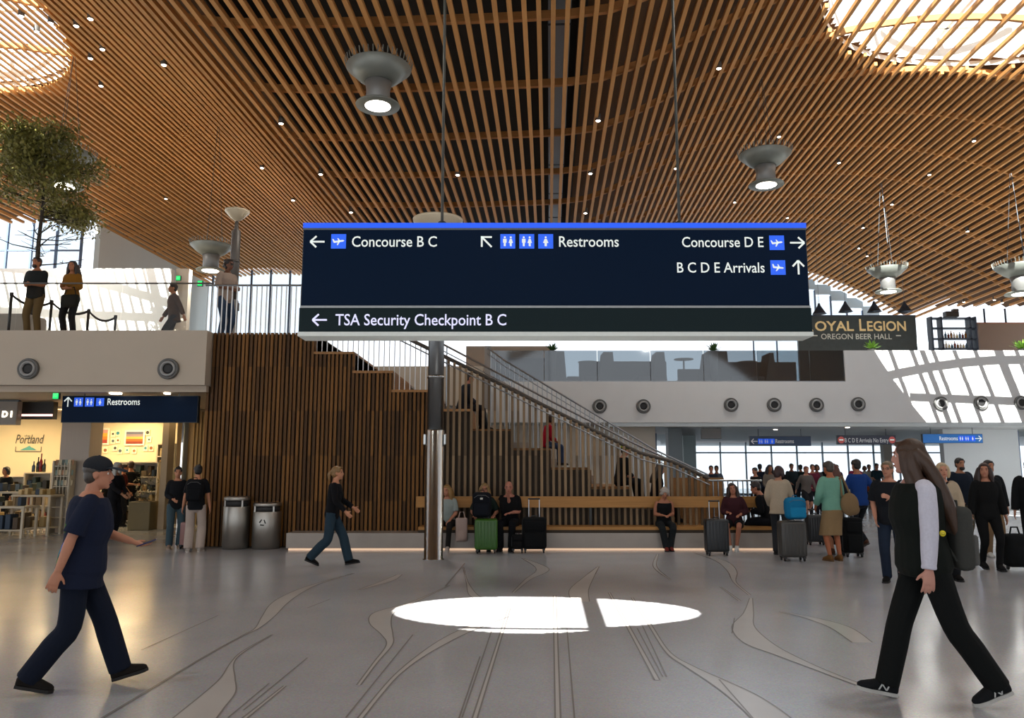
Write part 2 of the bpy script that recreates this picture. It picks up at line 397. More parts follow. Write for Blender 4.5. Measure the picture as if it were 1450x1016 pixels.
mb.build('duct_flange', metalm('5a5f66', 0.4), ceil_)
SLAT = wood('slat_fir', (0.56, 0.275, 0.088), 0.55, 'Y', 0.18, tone=0.12)
unit = MB().box((0, 0, 0), (1, 1, 1)).mesh('slat'); unit.materials.append(SLAT)
def slat(X, ya, yb):
    o = link('slat', unit, None, ceil_); o.location = (X, (ya + yb) / 2, hroof(X)); o.scale = (0.11, yb - ya, 0.13)
    return o
nS = int((31.5 + 33.0) / 0.335)
for i in range(nS):
    X = -33.0 + 0.335 * i
    a, b, rx, ry = OCU[0]
    q = 1 - (abs(X - a) / rx) ** 2
    if q > 0 and i % 2:
        e = ry * q ** .5; e *= 1 - 0.03 * ((i // 2) % 2)
        slat(X, 4, b - e); slat(X, b + e, Y1)
    else:
        ye = yend(X)
        a, b, rx, ry = OCU[1]; q = 1 - (abs(X - a) / rx) ** 2
        if q > 0:
            e = ry * q ** .5 - .15; slat(X, 4, max(4.1, b - e)); slat(X, b + e, ye); o = slat(X, max(4.1, b - e), b + e); o.scale = (0.085, o.scale[1], 0.05)
        else: slat(X, 4, ye)
PUR = wood('purlin_fir', (0.50, 0.24, 0.08), 0.55, 'X', 0.2)
for k in range(-3, 12):
    Yp = 17.2 + 3.3 * k; mb = MB(); rings = []
    for i in range(61):
        X = (-25.2 if Yp > 32 else -31) + (61.0 if Yp < 32 else 55.2) * i / 60; z = hroof(X) + 0.17
        if Yp > yend(X) + .5: continue
        rings.append([V((X, Yp - .06, z - .1)), V((X, Yp + .06, z - .1)), V((X, Yp + .06, z + .1)), V((X, Yp - .06, z + .1))])
    mb.loft(rings).build('purlin', PUR, ceil_)
CURB = mat('curb_white', (0.75, 0.72, 0.66), 0.7); RIB = mat('skylight_rib', (0.75, 0.76, 0.76), 0.6)
for a, b, rx, ry in OCU:
    n = 72; rings = []; lo = []; hi = []
    for k in range(n):
        t = 2 * math.pi * k / n; c, s_ = math.cos(t), math.sin(t)
        x = a + (rx + .12) * math.copysign(abs(c), c); y = b + (ry + .12) * math.copysign(abs(s_), s_)
        lo.append(V((x, y, hroof(x) + 0.32))); hi.append(V((x, y, 17.1)))
    MB().loft([lo, hi], caps=False).build('skylight_curb', CURB, ceil_)
    mb = MB()
    for i in range(-2, 3):
        X = a + i * 2.6; q = 1 - (abs(X - a) / rx) ** 2
        if q > 0: e = ry * q ** .5; mb.bb((X - .06, b - e, 17.0), (X + .06, b + e, 17.25))
    for j in range(-4, 5):
        Yp = b + j * 2.6; q = 1 - (abs(Yp - b) / ry) ** 2
        if q > 0: e = rx * q ** .5; mb.bb((a - e, Yp - .05, 17.0), (a + e, Yp + .05, 17.2))
    mb.build('skylight_frame', RIB, ceil_)
    MB().loft([[V((p.x, p.y, 17.12)) for p in hi], [V((p.x, p.y, 17.14)) for p in hi]]).build('skylight_pane', glassm('glass_sky', (0.93, 0.95, 0.96), 0.04), ceil_)

# ---- upper level slabs
WHITE_SHADED = mat('fascia_white_shaded', (0.43, 0.365, 0.285), 0.55, var=0.04, scale=2)  # white paint darkened to beige, the fascia's dim light put into its colour
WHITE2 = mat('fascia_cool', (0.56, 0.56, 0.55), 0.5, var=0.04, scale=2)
XL = at(292, 500, 15.8).x
sl_l = struct('floor_upper_west', MB().bb((-34, 15.8, 3.27), (XL, 55, UP)), WHITE_SHADED, 'upper floor slab with white fascia above the shop')
sl_m = struct('floor_upper_middle', MB().bb((XL + .01, 21.6, 3.3), (-0.8, 55, UP)), WHITE_SHADED, 'upper floor slab behind the head of the stair')
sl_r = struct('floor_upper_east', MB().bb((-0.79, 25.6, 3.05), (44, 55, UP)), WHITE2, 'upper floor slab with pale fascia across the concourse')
for p in ((-34, XL, 15.9, 3.27),): pass
# soffit trim under the left fascia
struct('trim_1', MB().bb((-34, 15.95, 3.14), (XL - .02, 16.25, 3.27)), mat('soffit_tan', (0.42, 0.34, 0.26), 0.6), 'tan soffit strip below the left fascia')
struct('trim_2', MB().bb((3.2, 25.75, 2.93), (44, 26.1, 3.05)), mat('soffit_pale', (0.7, 0.74, 0.74), 0.6), 'pale soffit strip below the far fascia')
# solid parapet on the right, glass balustrade to its left
xpar = at(1196, 520, 25.65).x
struct('trim_3', MB().bb((xpar, 25.62, UP), (44, 25.74, UP + 1.05)), WHITE2, 'solid white balcony parapet beneath the food hall sign')

# ---- left upper walls
WALLW = mat('plaster_white', (0.80, 0.79, 0.75), 0.7, var=0.03, scale=3)
a, b = pxbox(-60, 380, 243, 474, 24.0, 0.25); struct('wall_left', MB().bb((a[0], 24, UP), (b[0], 24.25, b[2])), WALLW, 'tall white partition wall on the upper level, striped by sun')
TANW = mat('plaster_tan', (0.42, 0.35, 0.27), 0.7, var=0.05, scale=3)
a, b = pxbox(244, 380, 268, 474, 24.2, 0.25); struct('wall_left_panel', MB().bb((a[0], 24.2, UP), (b[0], 24.45, b[2])), TANW, 'tan panel at the end of the white partition')
SIDE = mat('plaster_grey', (0.52, 0.53, 0.50), 0.75, var=0.03, scale=1)
A = s2w(-25, 41, 0); B = s2w(-25, 55, 0)
mb = MB(); n = V((math.cos(PHI), -math.sin(PHI), 0)) * -.3
mb.add([(A.x, A.y, UP), (B.x, B.y, UP), (B.x, B.y, 15.2), (A.x, A.y, 15.2)] + [(A.x + n.x, A.y + n.y, UP), (B.x + n.x, B.y + n.y, UP), (B.x + n.x, B.y + n.y, 15.2), (A.x + n.x, A.y + n.y, 15.2)],
       [(0, 1, 2, 3), (7, 6, 5, 4), (0, 4, 5, 1), (3, 2, 6, 7), (0, 3, 7, 4), (1, 5, 6, 2)])
struct('wall_left_side', mb, SIDE, 'plain grey side wall under the slat ceiling')
# ---- glazed end walls
GL = glassm('glass_window', (0.9, 0.95, 0.97), 0.06)
MUL = mat('mullion_blue', (0.10, 0.14, 0.22), 0.4, 0.4)
def glazing(name, x0, x1, Y, z0, ztop, step, rows, label, m=MUL, w=0.07, pane_m=GL):
    """one glazed wall: frame bars and panes as parts"""
    mb = MB(); n = max(1, round((x1 - x0) / step)); st = (x1 - x0) / n
    mb.bb((x0, Y - .06, z0), (x1, Y + .06, z0 + .1))
    root = None; bars = []
    o = struct(name, mb, m, label)
    for i in range(n + 1):
        x = x0 + i * st; MB().bb((x - w / 2, Y - .07, z0 + .1), (x + w / 2, Y + .07, ztop(x))).build('mullion', m, o)
    for i in range(n):
        xa, xb = x0 + i * st + w / 2, x0 + (i + 1) * st - w / 2; zt = min(ztop(xa), ztop(xb)); lv = [z0 + .1] + [z0 + (zt - z0) * r for r in rows] + [zt]
        for j in range(len(lv) - 1):
            if j: MB().bb((xa, Y - .05, lv[j] - .04), (xb, Y + .05, lv[j] + .04)).build('transom', m, o)
            MB().bb((xa, Y - .01, lv[j] + (.04 if j else 0)), (xb, Y + .01, lv[j + 1] - .04)).build('window_pane', pane_m, o)
    return o
def rtop(x): return hroof(x - 55 * math.sin(PHI)) - 0.05
glazing('window_1', -21.5, -13.2, 54.6, UP, rtop, 1.5, (0.45,), 'clerestory glazing at the far end, left of the big sign', w=.12)
glazing('window_2', 2.2, 20.5, 54.6, UP, lambda x: 6.4 if x < 17 else rtop(x), 1.66, (), 'clerestory glazing at the far end behind the booths')
glazing('window_3', 20.6, 34.0, 54.6, UP, lambda x: rtop(x) - .5, 1.1, (0.8,), 'tall clerestory glazing above the food hall', w=.09)
mb = MB()
for i in range(12):
    x = 20.6 + i * 1.12; mb.bb((x, 54.45, rtop(x + .56) - .6), (x + 1.12, 54.7, rtop(x + .56) + .1))
struct('trim_4', mb, mat('header_ice', (0.50, 0.60, 0.66), 0.6), 'pale blue header following the roof above the clerestory')
w4a = at(-60, 345, 41); w4b = at(118, 312, 41)
glazing('window_4', w4a.x, w4b.x, 41.0, UP, lambda x: at(0, 309, 41).z, 1.35, (0.83,), 'large window behind the indoor tree', w=.1)
# ---- lower hall beyond: windows, walls
glazing('window_5', at(984, 650, 45).x, at(1346, 650, 45).x, 45.0, 0.0, lambda x: 3.0, 1.48, (0.80,), 'full-height glazing at the end of the lower hall', m=mat('mullion_steel', (0.16, 0.22, 0.28), 0.4, 0.3), w=.06)
a, b = pxbox(1346, 612, 1441, 760, 30, .3); struct('wall_right', MB().bb((a[0], 30, 0), (b[0], 30.3, 3.04)), mat('plaster_cool', (0.62, 0.64, 0.64), 0.6, var=.03), 'pale wall at the right of the lower hall')
glazing('window_6', b[0] + .02, b[0] + 3.0, 30.1, 0, lambda x: 3.0, 1.5, (), 'bluish glazed strip at the right edge')
struct('wall_back', MB().bb((-0.7, 27.0, 0), (at(928, 620, 27).x, 27.2, 3.04)), mat('plaster_sand', (0.52, 0.46, 0.38), 0.65, var=.04), 'tan wall behind the foot of the stair')
glazing('window_7', at(929, 650, 33).x, at(947, 650, 33).x + .02, 33.0, 0, lambda x: 3.0, 2, (), 'narrow glazed strip beside the tan wall')
for i, (u0, u1, Y, m, l) in enumerate(((947, 966, 29, mat('col_slate', (.22, .26, .28), .5), 'slate grey pillar beyond the stair'), (968, 985, 36, mat('col_ice', (.45, .56, .58), .5), 'pale blue-grey pillar beside the far windows'),
                             (1252, 1262, 43, mat('col_tan', (.4, .36, .3), .5), 'slim tan pillar in front of the far windows'))):
    a, b = pxbox(u0, 620, u1, 650, Y, (u1 - u0) / F * Y); struct('trim_%d' % (5 + i), MB().bb((a[0], Y, 0), (b[0], b[1], 3.04)), m, l)
# tan wall and dark jamb upstairs behind the glass balustrade
a, b = pxbox(660, 440, 784, 500, 36, .3); struct('wall_upper', MB().bb((a[0], 36, UP), (b[0], 36.3, 7.2)), mat('plaster_dusk', (.36, .30, .24), .7), 'tan wall on the upper level behind the sign')
# ================================================================== STAIR, SLAT WALL, BENCH
YW = 16.12                                      # face of the timber wall
RISE, RUN = 0.40, 0.823
SX0 = at(447, 480, YW).x                        # head of the stepped seating
def steptop(x):
    if x < SX0: return UP
    return max(0.55, UP - RISE * (1 + math.floor((x - SX0) / RUN)))
WX0, WX1 = at(285, 700, YW).x, at(1005, 700, YW).x
OAK = wood('oak_tread', (0.30, 0.15, 0.055), 0.5, 'X', 0.25, tone=.1)
STEP = mat('step_core', (0.05, 0.035, 0.022), 0.8)
stair = tag(MB().bb((WX0 + .03, YW + .06, 0), (SX0, 21.5, UP - .02)).build('timber_stair', STEP), 'stepped timber seating stair clad in dark vertical slats', 'stair')
stair['kind'] = 'structure'; XC0 = at(622, 600, YW).x
del stair['category']
k = 0; x = SX0
while True:
    z = UP - RISE * (k + 1)
    if z < 0.3: break
    MB().bb((x, YW + .06, 0), (x + RUN, 21.5, z - .05)).build('step_block', STEP, stair)
    MB().bb((x - .03, YW - .02 if x < XC0 else YW + .28, z - .05), (x + RUN, 19.0, z)).build('tread', OAK, stair)
    MB().bb((x - .012, YW + .05, z), (x + .0, 19.0, z + RISE - .05)).build('riser', OAK, stair)
    for j in range(2):                           # walking steps beside the seats
        MB().bb((x + j * RUN / 2, 19.06, z - .05), (x + (j + 1) * RUN / 2, 21.5, z + RISE / 2 * (1 - j))).build('stone_step', mat('stone_step', (.30, .27, .24), .6), stair)
    x += RUN; k += 1
XE = x
WSLAT = wood('wall_slat', (0.13, 0.056, 0.011), 0.5, 'Z', 0.3, tone=0.55, row=0.92)
WSLAT2 = wood('wall_slat_grey', (0.20, 0.135, 0.075), 0.5, 'Z', 0.3, tone=0.5, row=0.92)
um = MB().box((0, 0, .5), (1, 1, 1)).mesh('slat'); um.materials.append(WSLAT)
um2 = um.copy(); um2.materials[0] = WSLAT2
XC = at(622, 600, YW).x                          # right of here an open screen of bars rises to the sloping rail
_a, _b, _c, _d = at(627, 503, YW), at(907, 641, YW), at(952, 653, YW), at(1004, 677, YW)
def railz(x):
    if x < _b.x: return _a.z + (x - _a.x) * (_b.z - _a.z) / (_b.x - _a.x)
    if x < _c.x: return _b.z + (x - _b.x) * (_c.z - _b.z) / (_c.x - _b.x)
    return _c.z + (x - _c.x) * (_d.z - _c.z) / (_d.x - _c.x)
n = int((XC - WX0) / 0.086)
for i in range(n):
    x = WX0 + .03 + i * 0.086; zt = steptop(x) - (.052 if x > SX0 else 0)
    o = link('slat', um, None, stair); o.location = (x, YW + .0 + .012 * (i % 3), 0.02); o.scale = (0.05, 0.07, zt - .02)
x = XC + .06; i = 0
while x < _d.x:
    o = link('screen_bar', um2, None, stair); o.location = (x, YW, 0.02); o.scale = (0.052, 0.05, railz(x) - .05); x += .121; i += 1
# timber cheek of the steps behind the bars
k = 0; x = SX0
while True:
    z = UP - RISE * (k + 1)
    if z < 0.3: break
    if x + RUN > XC: 
        for j in range(4): MB().bb((x + j * RUN / 4 + .004, YW + .30, .02), (x + (j + 1) * RUN / 4 - .004, YW + .35, z - .052)).build('cheek_board', wood('cheek_oak', (.16, .075, .022), .55, 'Z', .3, tone=.25), stair)
    x += RUN; k += 1
# stone plinth and bench
STONE = mat('plinth_stone', (0.34, 0.30, 0.26), 0.35, var=.12, scale=4)
bx0, bx1 = at(405, 770, 15.5).x, at(1112, 770, 15.5).x
pl = thing('bench', 'long oak bench on a pale stone plinth along the slat wall', 'bench', (0, 0, 0))
p = MB().bb((bx0, 15.5, 0.045), (bx1, 16.08, 0.33)); p.build('plinth', STONE, pl)
MB().bb((bx0 + .03, 15.56, 0.0), (bx1 - .03, 15.62, 0.03)).build('led_strip', glow('ffd9b8', .5), pl)
BEN = wood('bench_oak', (0.40, 0.20, 0.06), 0.4, 'X', 0.25)
sx0 = at(592, 750, 15.5).x; sx1 = at(1076, 720, 15.9).x
for i in range(5): MB().bb((sx0, 15.5 + .1 * i, 0.39), (bx1 - .02, 15.59 + .1 * i, 0.45)).build('seat_slat', BEN, pl)
MB().bb((sx0, 15.52, .33), (bx1 - .02, 15.96, .388)).build('seat_frame', STEP, pl)
MB().bb((sx0 - .1, 15.92, .80), (sx1, 15.98, 1.02)).build('backrest', BEN, pl)
k = sx0 + .2
while k < sx1: MB().bb((k, 15.985, .35), (k + .05, 16.05, .98)).build('back_post', metalm('3a3a38', .4), pl); k += 1.6
# low timber panel and fence at the foot of the stair
a, b = pxbox(950, 676, 1005, 712, 17.2, .1)
MB().bb((a[0], 17.2, 0), (b[0] + .3, 17.3, b[2])).build('end_panel', OAK, stair)
# railings
STEEL = metalm('9a9fa3', .35); PICK = mat('picket_white', (.60, .62, .63), .45, .3)
DKR = mat('rail_dark', (.07, .06, .05), .45, .3)
rl = thing('stair_railing', 'steel picket railing following the timber steps down to the floor', 'railing')
xs = SX0
x = SX0; pk = MB().tube([(0, 0, 0), (0, 0, 1)], 0.011, 6).mesh('picket'); pk.materials.append(PICK)
while x < XC:
    zb = steptop(x); zt = railz(x) + .02
    if zt > zb + .1:
        o = link('picket', pk, None, rl); o.location = (x, YW + .12, zb); o.scale = (1, 1, zt - zb)
    x += 0.11
def along(dz, xa=SX0, xb=None): return [(q, YW + .05, railz(q) + dz) for q in (xa, _b.x, _c.x, _d.x if xb is None else xb)]
MB().tube(along(.0), .04, 8).build('top_rail', DKR, rl)
MB().tube([(a_, b_ - .1, c_) for a_, b_, c_ in along(-.13)], .014, 8).build('mid_rail', STEEL, rl)
lr = thing('landing_railing', 'white picket guard rail along the top of the timber wall', 'railing')
x = WX0 - .15
while x < SX0:
    o = link('picket', pk, None, lr); o.location = (x, YW + .15, UP - .01); o.scale = (1.25, 1.25, 1.06); x += 0.105
MB().tube([(WX0 - .2, YW + .15, UP + 1.06), (SX0 + .05, YW + .15, UP + 1.06)], .022, 8).build('top_rail', STEEL, lr)
for Yr, pts, nm, lb in ((18.95, ((627, 487), (777, 566), (895, 626), (985, 668)), 'centre_handrail', 'thin steel handrail between seating steps and walking steps'),
                    (21.4, ((690, 492), (714, 510), (928, 637), (1003, 672)), 'far_handrail', 'steel picket railing on the far side of the walking steps')):
    r = thing(nm, lb, 'railing'); P = [at(u, v, Yr) for u, v in pts]
    MB().tube(P, .024, 8).build('handrail', STEEL, r)
    MB().tube([p - V((0, 0, .16)) for p in P], .012, 8).build('lower_rail', STEEL, r)
    x = P[0].x + .1; far = Yr > 20; nP = 0
    while x < P[-1].x:
        for i in range(len(P) - 1):
            if P[i].x <= x <= P[i + 1].x: z = P[i].z + (P[i + 1].z - P[i].z) * (x - P[i].x) / (P[i + 1].x - P[i].x)
        zb = max(0.0, min(UP, UP - (x - SX0) * RISE / RUN - .1))
        if x > XE: zb = 0
        MB().tube([(x, Yr, zb), (x, Yr, z)], .012 if far else .018, 6).build('picket' if far else 'post', STEEL, r)
        x += .13 if far else 1.6
# newel post upstairs where the stair starts
p = at(691, 490, 21.55)
tag(MB().bb((p.x - .09, 21.5, UP - 1.2), (p.x + .09, 21.68, p.z)).build('newel_post', mat('newel', (.22, .2, .18), .5)), 'square grey newel post at the head of the far handrail', 'post')
# foot fence: pickets right of the stair
ft = thing('foot_fence', 'short picket fence at the foot of the stair behind the bench end', 'fence')
xa = at(1003, 700, 16.6).x; xb = at(1076, 700, 16.6).x; zt = at(1040, 680, 16.6).z
x = xa
while x < xb: MB().tube([(x, 16.6, 0), (x, 16.6, zt)], .014, 6).build('picket', STEEL, ft); x += .105
MB().tube([(xa - .05, 16.6, zt), (xb + .05, 16.6, zt)], .02, 8).build('top_rail', STEEL, ft)

# ---- glass balustrades
GB = glassm('glass_rail', (.42, .47, .50), .10, .05)
gb = thing('glass_balustrade', 'glass balustrade panels along the far balcony edge', 'balustrade')
x = -0.7; w = 1.77
while x < xpar - .2:
    x2 = min(x + w, xpar); MB().bb((x + .01, 25.66, UP + .0), (x2 - .01, 25.68, UP + 1.05)).build('glass_panel', GB, gb); x = x2
MB().bb((-.7, 25.64, UP - .03), (xpar - .01, 25.70, UP + .03)).build('base_channel', metalm('8a8d90', .4), gb)
gl = thing('glass_guard', 'clear glass guard with thin rail above the left fascia', 'balustrade')
x = -17.0; GC = glassm('glass_clear', (.93, .95, .95), .012)
while x < XL - .3:
    x2 = min(x + 2.2, XL); MB().bb((x + .01, 16.0, UP), (x2 - .01, 16.015, UP + 1.02)).build('glass_panel', GC, gl); x = x2
MB().tube([(-17, 16.0, UP + 1.04), (XL, 16.0, UP + 1.04)], .018, 8).build('top_rail', metalm('6d6a66', .4), gl)

# ---- air nozzles in the fascias
def nozzle(x, Y, z, r, lb, g):
    t = thing('air_nozzle', lb, 'air nozzle', (x, Y, z), 0, g); M = rotx(math.pi / 2)
    MB().lathe([(r * .7, -.01), (r, -.01), (r, .05), (r * .92, .07), (r * .78, .05)], 24, M=M, caps=False).build('outer_ring', mat('nozzle_dark', (.10, .10, .095), .5), t, True)
    MB().lathe([(r * .72, .0), (r * .76, .06), (r * .62, .10), (r * .52, .06), (r * .45, .02)], 24, M=M, caps=False).build('inner_ring', mat('nozzle_grey', (.30, .30, .29), .45), t, True)
    MB().lathe([(0.001, .05), (r * .3, .048), (r * .51, .045), (r * .51, .0)], 20, M=M).build('core', mat('nozzle_black', (.012, .012, .012), .6), t, True)
for u, l in ((41, 'round air nozzle in left fascia, nearer the picture edge'), (239, 'round air nozzle in left fascia above the restroom sign')):
    p = at(u, 522, 15.79); nozzle(p.x, 15.79, p.z, .215, l, 'air nozzles in the fascias')
pos = ('first from the stair, behind the handrail', 'second from the stair', 'third from the stair', 'fourth from the stair', 'fifth from the stair', 'sixth from the stair, left of the sun patches', 'seventh from the stair, below the sun patches', 'eighth from the stair, below the sun patches', 'last at the right edge')
for (u, v), l in zip(((849, 575), (911, 575), (1035, 573), (1096, 573), (1156, 573), (1215, 572), (1332, 571), (1389, 570), (1446, 570)), pos):
    p = at(u, v, 25.59); nozzle(p.x, 25.59, p.z, .235, 'round air nozzle in far fascia, ' + l, 'air nozzles in the fascias')
# ================================================================== SIGNS
LET = mat('letter_white', (.62, .66, .64), .5, emit=(.8, .88, .85), es=.42)
LET2 = mat('letter_lilac', (.6, .6, .8), .5, emit=(.72, .74, 1.0), es=.5)
BLUE = mat('tile_blue', (.01, .10, .75), .4, emit=(.005, .11, .9), es=.45)
PANEL = mat('sign_panel', (.002, .010, .030), .35, var=.02, spec=.05); PANEL2 = mat('sign_panel_lower', (.008, .018, .021), .35, var=.02, spec=.08)
FRAME = metalm('5c6266', .4)
YS_ = 9.0
a = at(430, 316, YS_); b = at(1149, 476, YS_)
SX0_, SX1_, SZ0, SZ1 = a.x, b.x, b.z, a.z
sg = thing('wayfinding_sign', 'large dark blue hanging sign listing concourses, restrooms and security checkpoint', 'sign', (0, YS_, 0))
def sx(u): return at(u, 400, YS_).x
def sz(v): return at(790, v, YS_).z
MB().bb((SX0_, .0, SZ0 + .06), (SX1_, .30, SZ1 - .085)).build('housing', mat('sign_box', (.03, .035, .04), .4), sg)
MB().bb((SX0_ + .01, -.012, sz(433)), (SX1_ - .01, .0, SZ1 - .085)).build('upper_panel', PANEL, sg)
MB().bb((SX0_ - .01, -.012, SZ0 + .05), (SX1_ + .01, .0, sz(436))).build('lower_panel', PANEL2, sg)
MB().bb((SX0_, -.02, sz(436) ), (SX1_, -.001, sz(433))).build('divider', metalm('8a8c8c', .4), sg)
MB().bb((SX0_, -.02, SZ1 - .062), (SX1_, .31, SZ1)).build('top_band', mat('band_blue', (.005, .08, .75), .4, emit=(.004, .09, .85), es=.55), sg)
MB().bb((SX0_, -.015, SZ1 - .085), (SX1_, .305, SZ1 - .062)).build('top_trim', FRAME, sg)
MB().bb((SX0_ - .015, -.03, SZ0), (SX1_ + .015, .33, SZ0 + .05)).build('bottom_lip', mat('lip_white', (.7, .75, .72), .5), sg)
YF = -.016
def line(txt, u0, u1, vb, vt, m=LET, bold=.012): text(txt, sx(u0), sx(u1), sz(vb), sz(vt) - sz(vb), YF, m, sg, bold=bold)
line('Concourse B C', 497, 618, 349.5, 335); line('Restrooms', 792, 877, 349.5, 335); line('Concourse D E', 967, 1083, 350, 336); line('B C D E Arrivals', 959, 1083, 386, 372)
line('TSA Security Checkpoint B C', 477, 717, 460.5, 445, LET2)
w_ = .022
arrow(sx(448), sz(342.5), .085, math.pi, w_, YF, LET, sg); arrow(sx(1131), sz(344), .085, 0, w_, YF, LET, sg)
arrow(sx(1131), sz(379), .085, math.pi / 2, w_, YF, LET, sg); arrow(sx(455), sz(453), .085, math.pi, w_, YF, LET2, sg)
q = [(sx(681), sz(350), sx(696), sz(335))]; cx_, cz_ = sx(682), sz(336)
strokes([(sx(696), sz(350), cx_, cz_), (cx_, cz_ - .12, cx_, cz_ + .011), (cx_ - .011, cz_, cx_ + .12, cz_)], w_, YF, LET, sg, 'arrow')
for u, kd, v in ((478, 'up', 342), (719, 'wc', 342), (746, 'wc', 342), (773, 'one', 342), (1102, 'up', 344), (1102, 'down', 379)): icon(kd, sx(u), sz(v), .178, YF, sg, BLUE, LET)
for u in (626, 962):
    p = at(u, 318, YS_ + .15); MB().tube([(p.x, .15, SZ1), (p.x, .15, 11.95)], .018, 8).build('hanging_rod', mat('rod_dark', (.05, .055, .05), .4, .5), sg)
    MB().lathe([(.02, 0), (.05, .01), (.05, .06), (.02, .08)], 12, (p.x, .15, SZ1)).build('rod_socket', mat('rod_dark', (.05, .055, .05), .4, .5), sg, True)
def small_sign(u0, v0, u1, v1, Y, label, panel, items, top=None, name='hanging_sign', m=LET, dep=.12):
    a = at(u0, v1, Y); b = at(u1, v0, Y); t = thing(name, label, 'sign', ((a.x + b.x) / 2, Y, 0))
    ox = (a.x + b.x) / 2
    X = lambda u: at(u, (v0 + v1) / 2, Y).x - ox
    Z = lambda v: at((u0 + u1) / 2, v, Y).z
    MB().bb((a.x - ox, 0, a.z), (b.x - ox, dep, b.z)).build('housing', mat('sign_box', (.03, .035, .04), .4), t)
    MB().bb((a.x - ox + .01, -.01, a.z + .01), (b.x - ox - .01, -.0005, b.z - .01)).build('panel', panel, t)
    if top:
        for f in (.15, .85):
            x = a.x - ox + (b.x - a.x) * f; MB().tube([(x, dep / 2, b.z), (x, dep / 2, top)], .012, 6).build('hanging_rod', FRAME, t)
    for it in items:
        if it[0] == 't': text(it[1], X(it[2]), X(it[3]), Z(it[4]), Z(it[5]) - Z(it[4]), -.014, m, t, bold=.012)
        elif it[0] == 'a': arrow(X(it[1]), Z(it[2]), it[3], it[4], it[3] * .26, -.014, m, t)
        else: icon(it[0], X(it[1]), Z(it[2]), it[3], -.014, t, BLUE, m)
    return t
small_sign(86, 560, 281, 598, 16.4, 'dark hanging restrooms sign beside the slat wall', PANEL, [('a', 96, 569, .10, math.pi / 2), ('wc', 111, 569, .19), ('wc', 126.5, 569, .19), ('one', 141.5, 569, .17), ('t', 'Restrooms', 152, 198, 573, 564)], 3.15)
NAVY = mat('panel_navy', (.012, .05, .13), .3); NAVY2 = mat('panel_dusk', (.03, .035, .07), .3); AZ = mat('panel_azure', (.01, .14, .45), .3, emit=(.01, .14, .45), es=.25)
LDIM = mat('letter_dim', (.5, .5, .5), .5, emit=(.5, .52, .55), es=.3)
small_sign(1062, 617, 1148, 631, 30, 'navy hanging restrooms sign, leftmost in the lower hall', NAVY, [('a', 1068, 624.5, .12, math.pi), ('wc', 1077, 624.5, .2), ('wc', 1085, 624.5, .2), ('one', 1093, 624.5, .2), ('t', 'Restrooms', 1098, 1124, 627, 621.5)], 3.05, m=LDIM)
t = small_sign(1186, 616, 1268, 629, 30, 'dusky hanging arrivals sign, middle of three in the lower hall', NAVY2, [('t', 'B C D E Arrivals No Entry', 1196, 1258, 626, 620)], 3.05, m=LDIM)
for u in (1191, 1263):
    p = at(u, 622.5, 30); x = p.x - t.location.x
    poly_flat([circ(x, p.z, .13)], -.014, mat('noentry_red', (.5, .08, .08), .5, emit=(.5, .1, .08), es=.3), t, 'no_entry_disc')
    poly_flat([[(x - .08, p.z - .025), (x + .08, p.z - .025), (x + .08, p.z + .025), (x - .08, p.z + .025)]], -.017, LET, t, 'no_entry_bar')
small_sign(1307, 614, 1391, 627, 29, 'bright blue hanging restrooms sign, rightmost in the lower hall', AZ, [('t', 'Restrooms', 1330, 1356, 623, 617.5), ('wc', 1361, 620.5, .2), ('wc', 1369, 620.5, .2), ('one', 1377, 620.5, .2), ('a', 1385, 620.5, .12, 0)], 3.05)
t = small_sign(993, 606, 1021, 621, 29, 'blank grey hanging sign below the far fascia', mat('panel_grey', (.30, .29, .28), .5), [], 3.05)
# exit signs
def exit_sign(u0, v0, u1, v1, Y, l):
    t = small_sign(u0, v0, u1, v1, Y, l, mat('exit_green', (.0, .35, .08), .4, emit=(0, .7, .13), es=1.1), [('t', 'EXIT', u0 + (u1 - u0) * .14, u1 - (u1 - u0) * .14, v1 - (v1 - v0) * .28, v0 + (v1 - v0) * .25)], None, 'exit_sign', m=mat('exit_letter', (.0, .5, .15), .5, emit=(.25, 1, .4), es=.9), dep=.06)
    return t
exit_sign(74, 554, 84, 565, 16.3, 'small green exit sign above the white shop column'); exit_sign(1007, 592, 1018, 601, 26.2, 'small green exit sign under the far fascia')
exit_sign(279, 397, 287, 405, 20, 'small green exit sign on upper level beside the rail')
exit_sign(249, 390, 256, 397, 22, 'small green exit sign on upper level above the man in brown')
# food hall board upstairs
a = at(1131, 492, 41); b = at(1296, 446, 41)
fh = thing('food_hall_sign', 'dark signboard with gold lettering ROYAL LEGION above the balcony', 'sign', (0, 41, 0))
MB().bb((a.x, 0, UP + .25), (b.x, .18, b.z)).build('board', mat('board_slate', (.035, .045, .045), .5, var=.3, scale=4), fh)
MB().bb((a.x, -.03, b.z - .05), (b.x, .2, b.z)).build('board_cap', mat('board_navy', (.02, .03, .06), .5), fh)
for x in (a.x + .1, b.x - .25): MB().bb((x, .02, UP), (x + .12, .16, UP + .26)).build('board_post', mat('board_navy', (.02, .03, .06), .5), fh)
MB().bb((a.x, -.02, UP + .25), (b.x, .2, UP + .42)).build('board_shelf', mat('board_tan', (.32, .24, .13), .5), fh)
GOLD = mat('letter_gold', (.62, .46, .22), .5, emit=(.62, .46, .22), es=.18); PALE = mat('letter_pale', (.5, .5, .44), .5, emit=(.5, .5, .42), es=.12)
bx = lambda u: at(u, 468, 41).x
bz = lambda v: at(1213, v, 41).z
text('R', bx(1137), bx(1152), bz(468), bz(452) - bz(468), -.02, GOLD, fh, bold=.03); text('OYAL', bx(1154), bx(1209), bz(468), bz(455) - bz(468), -.02, GOLD, fh, bold=.03)
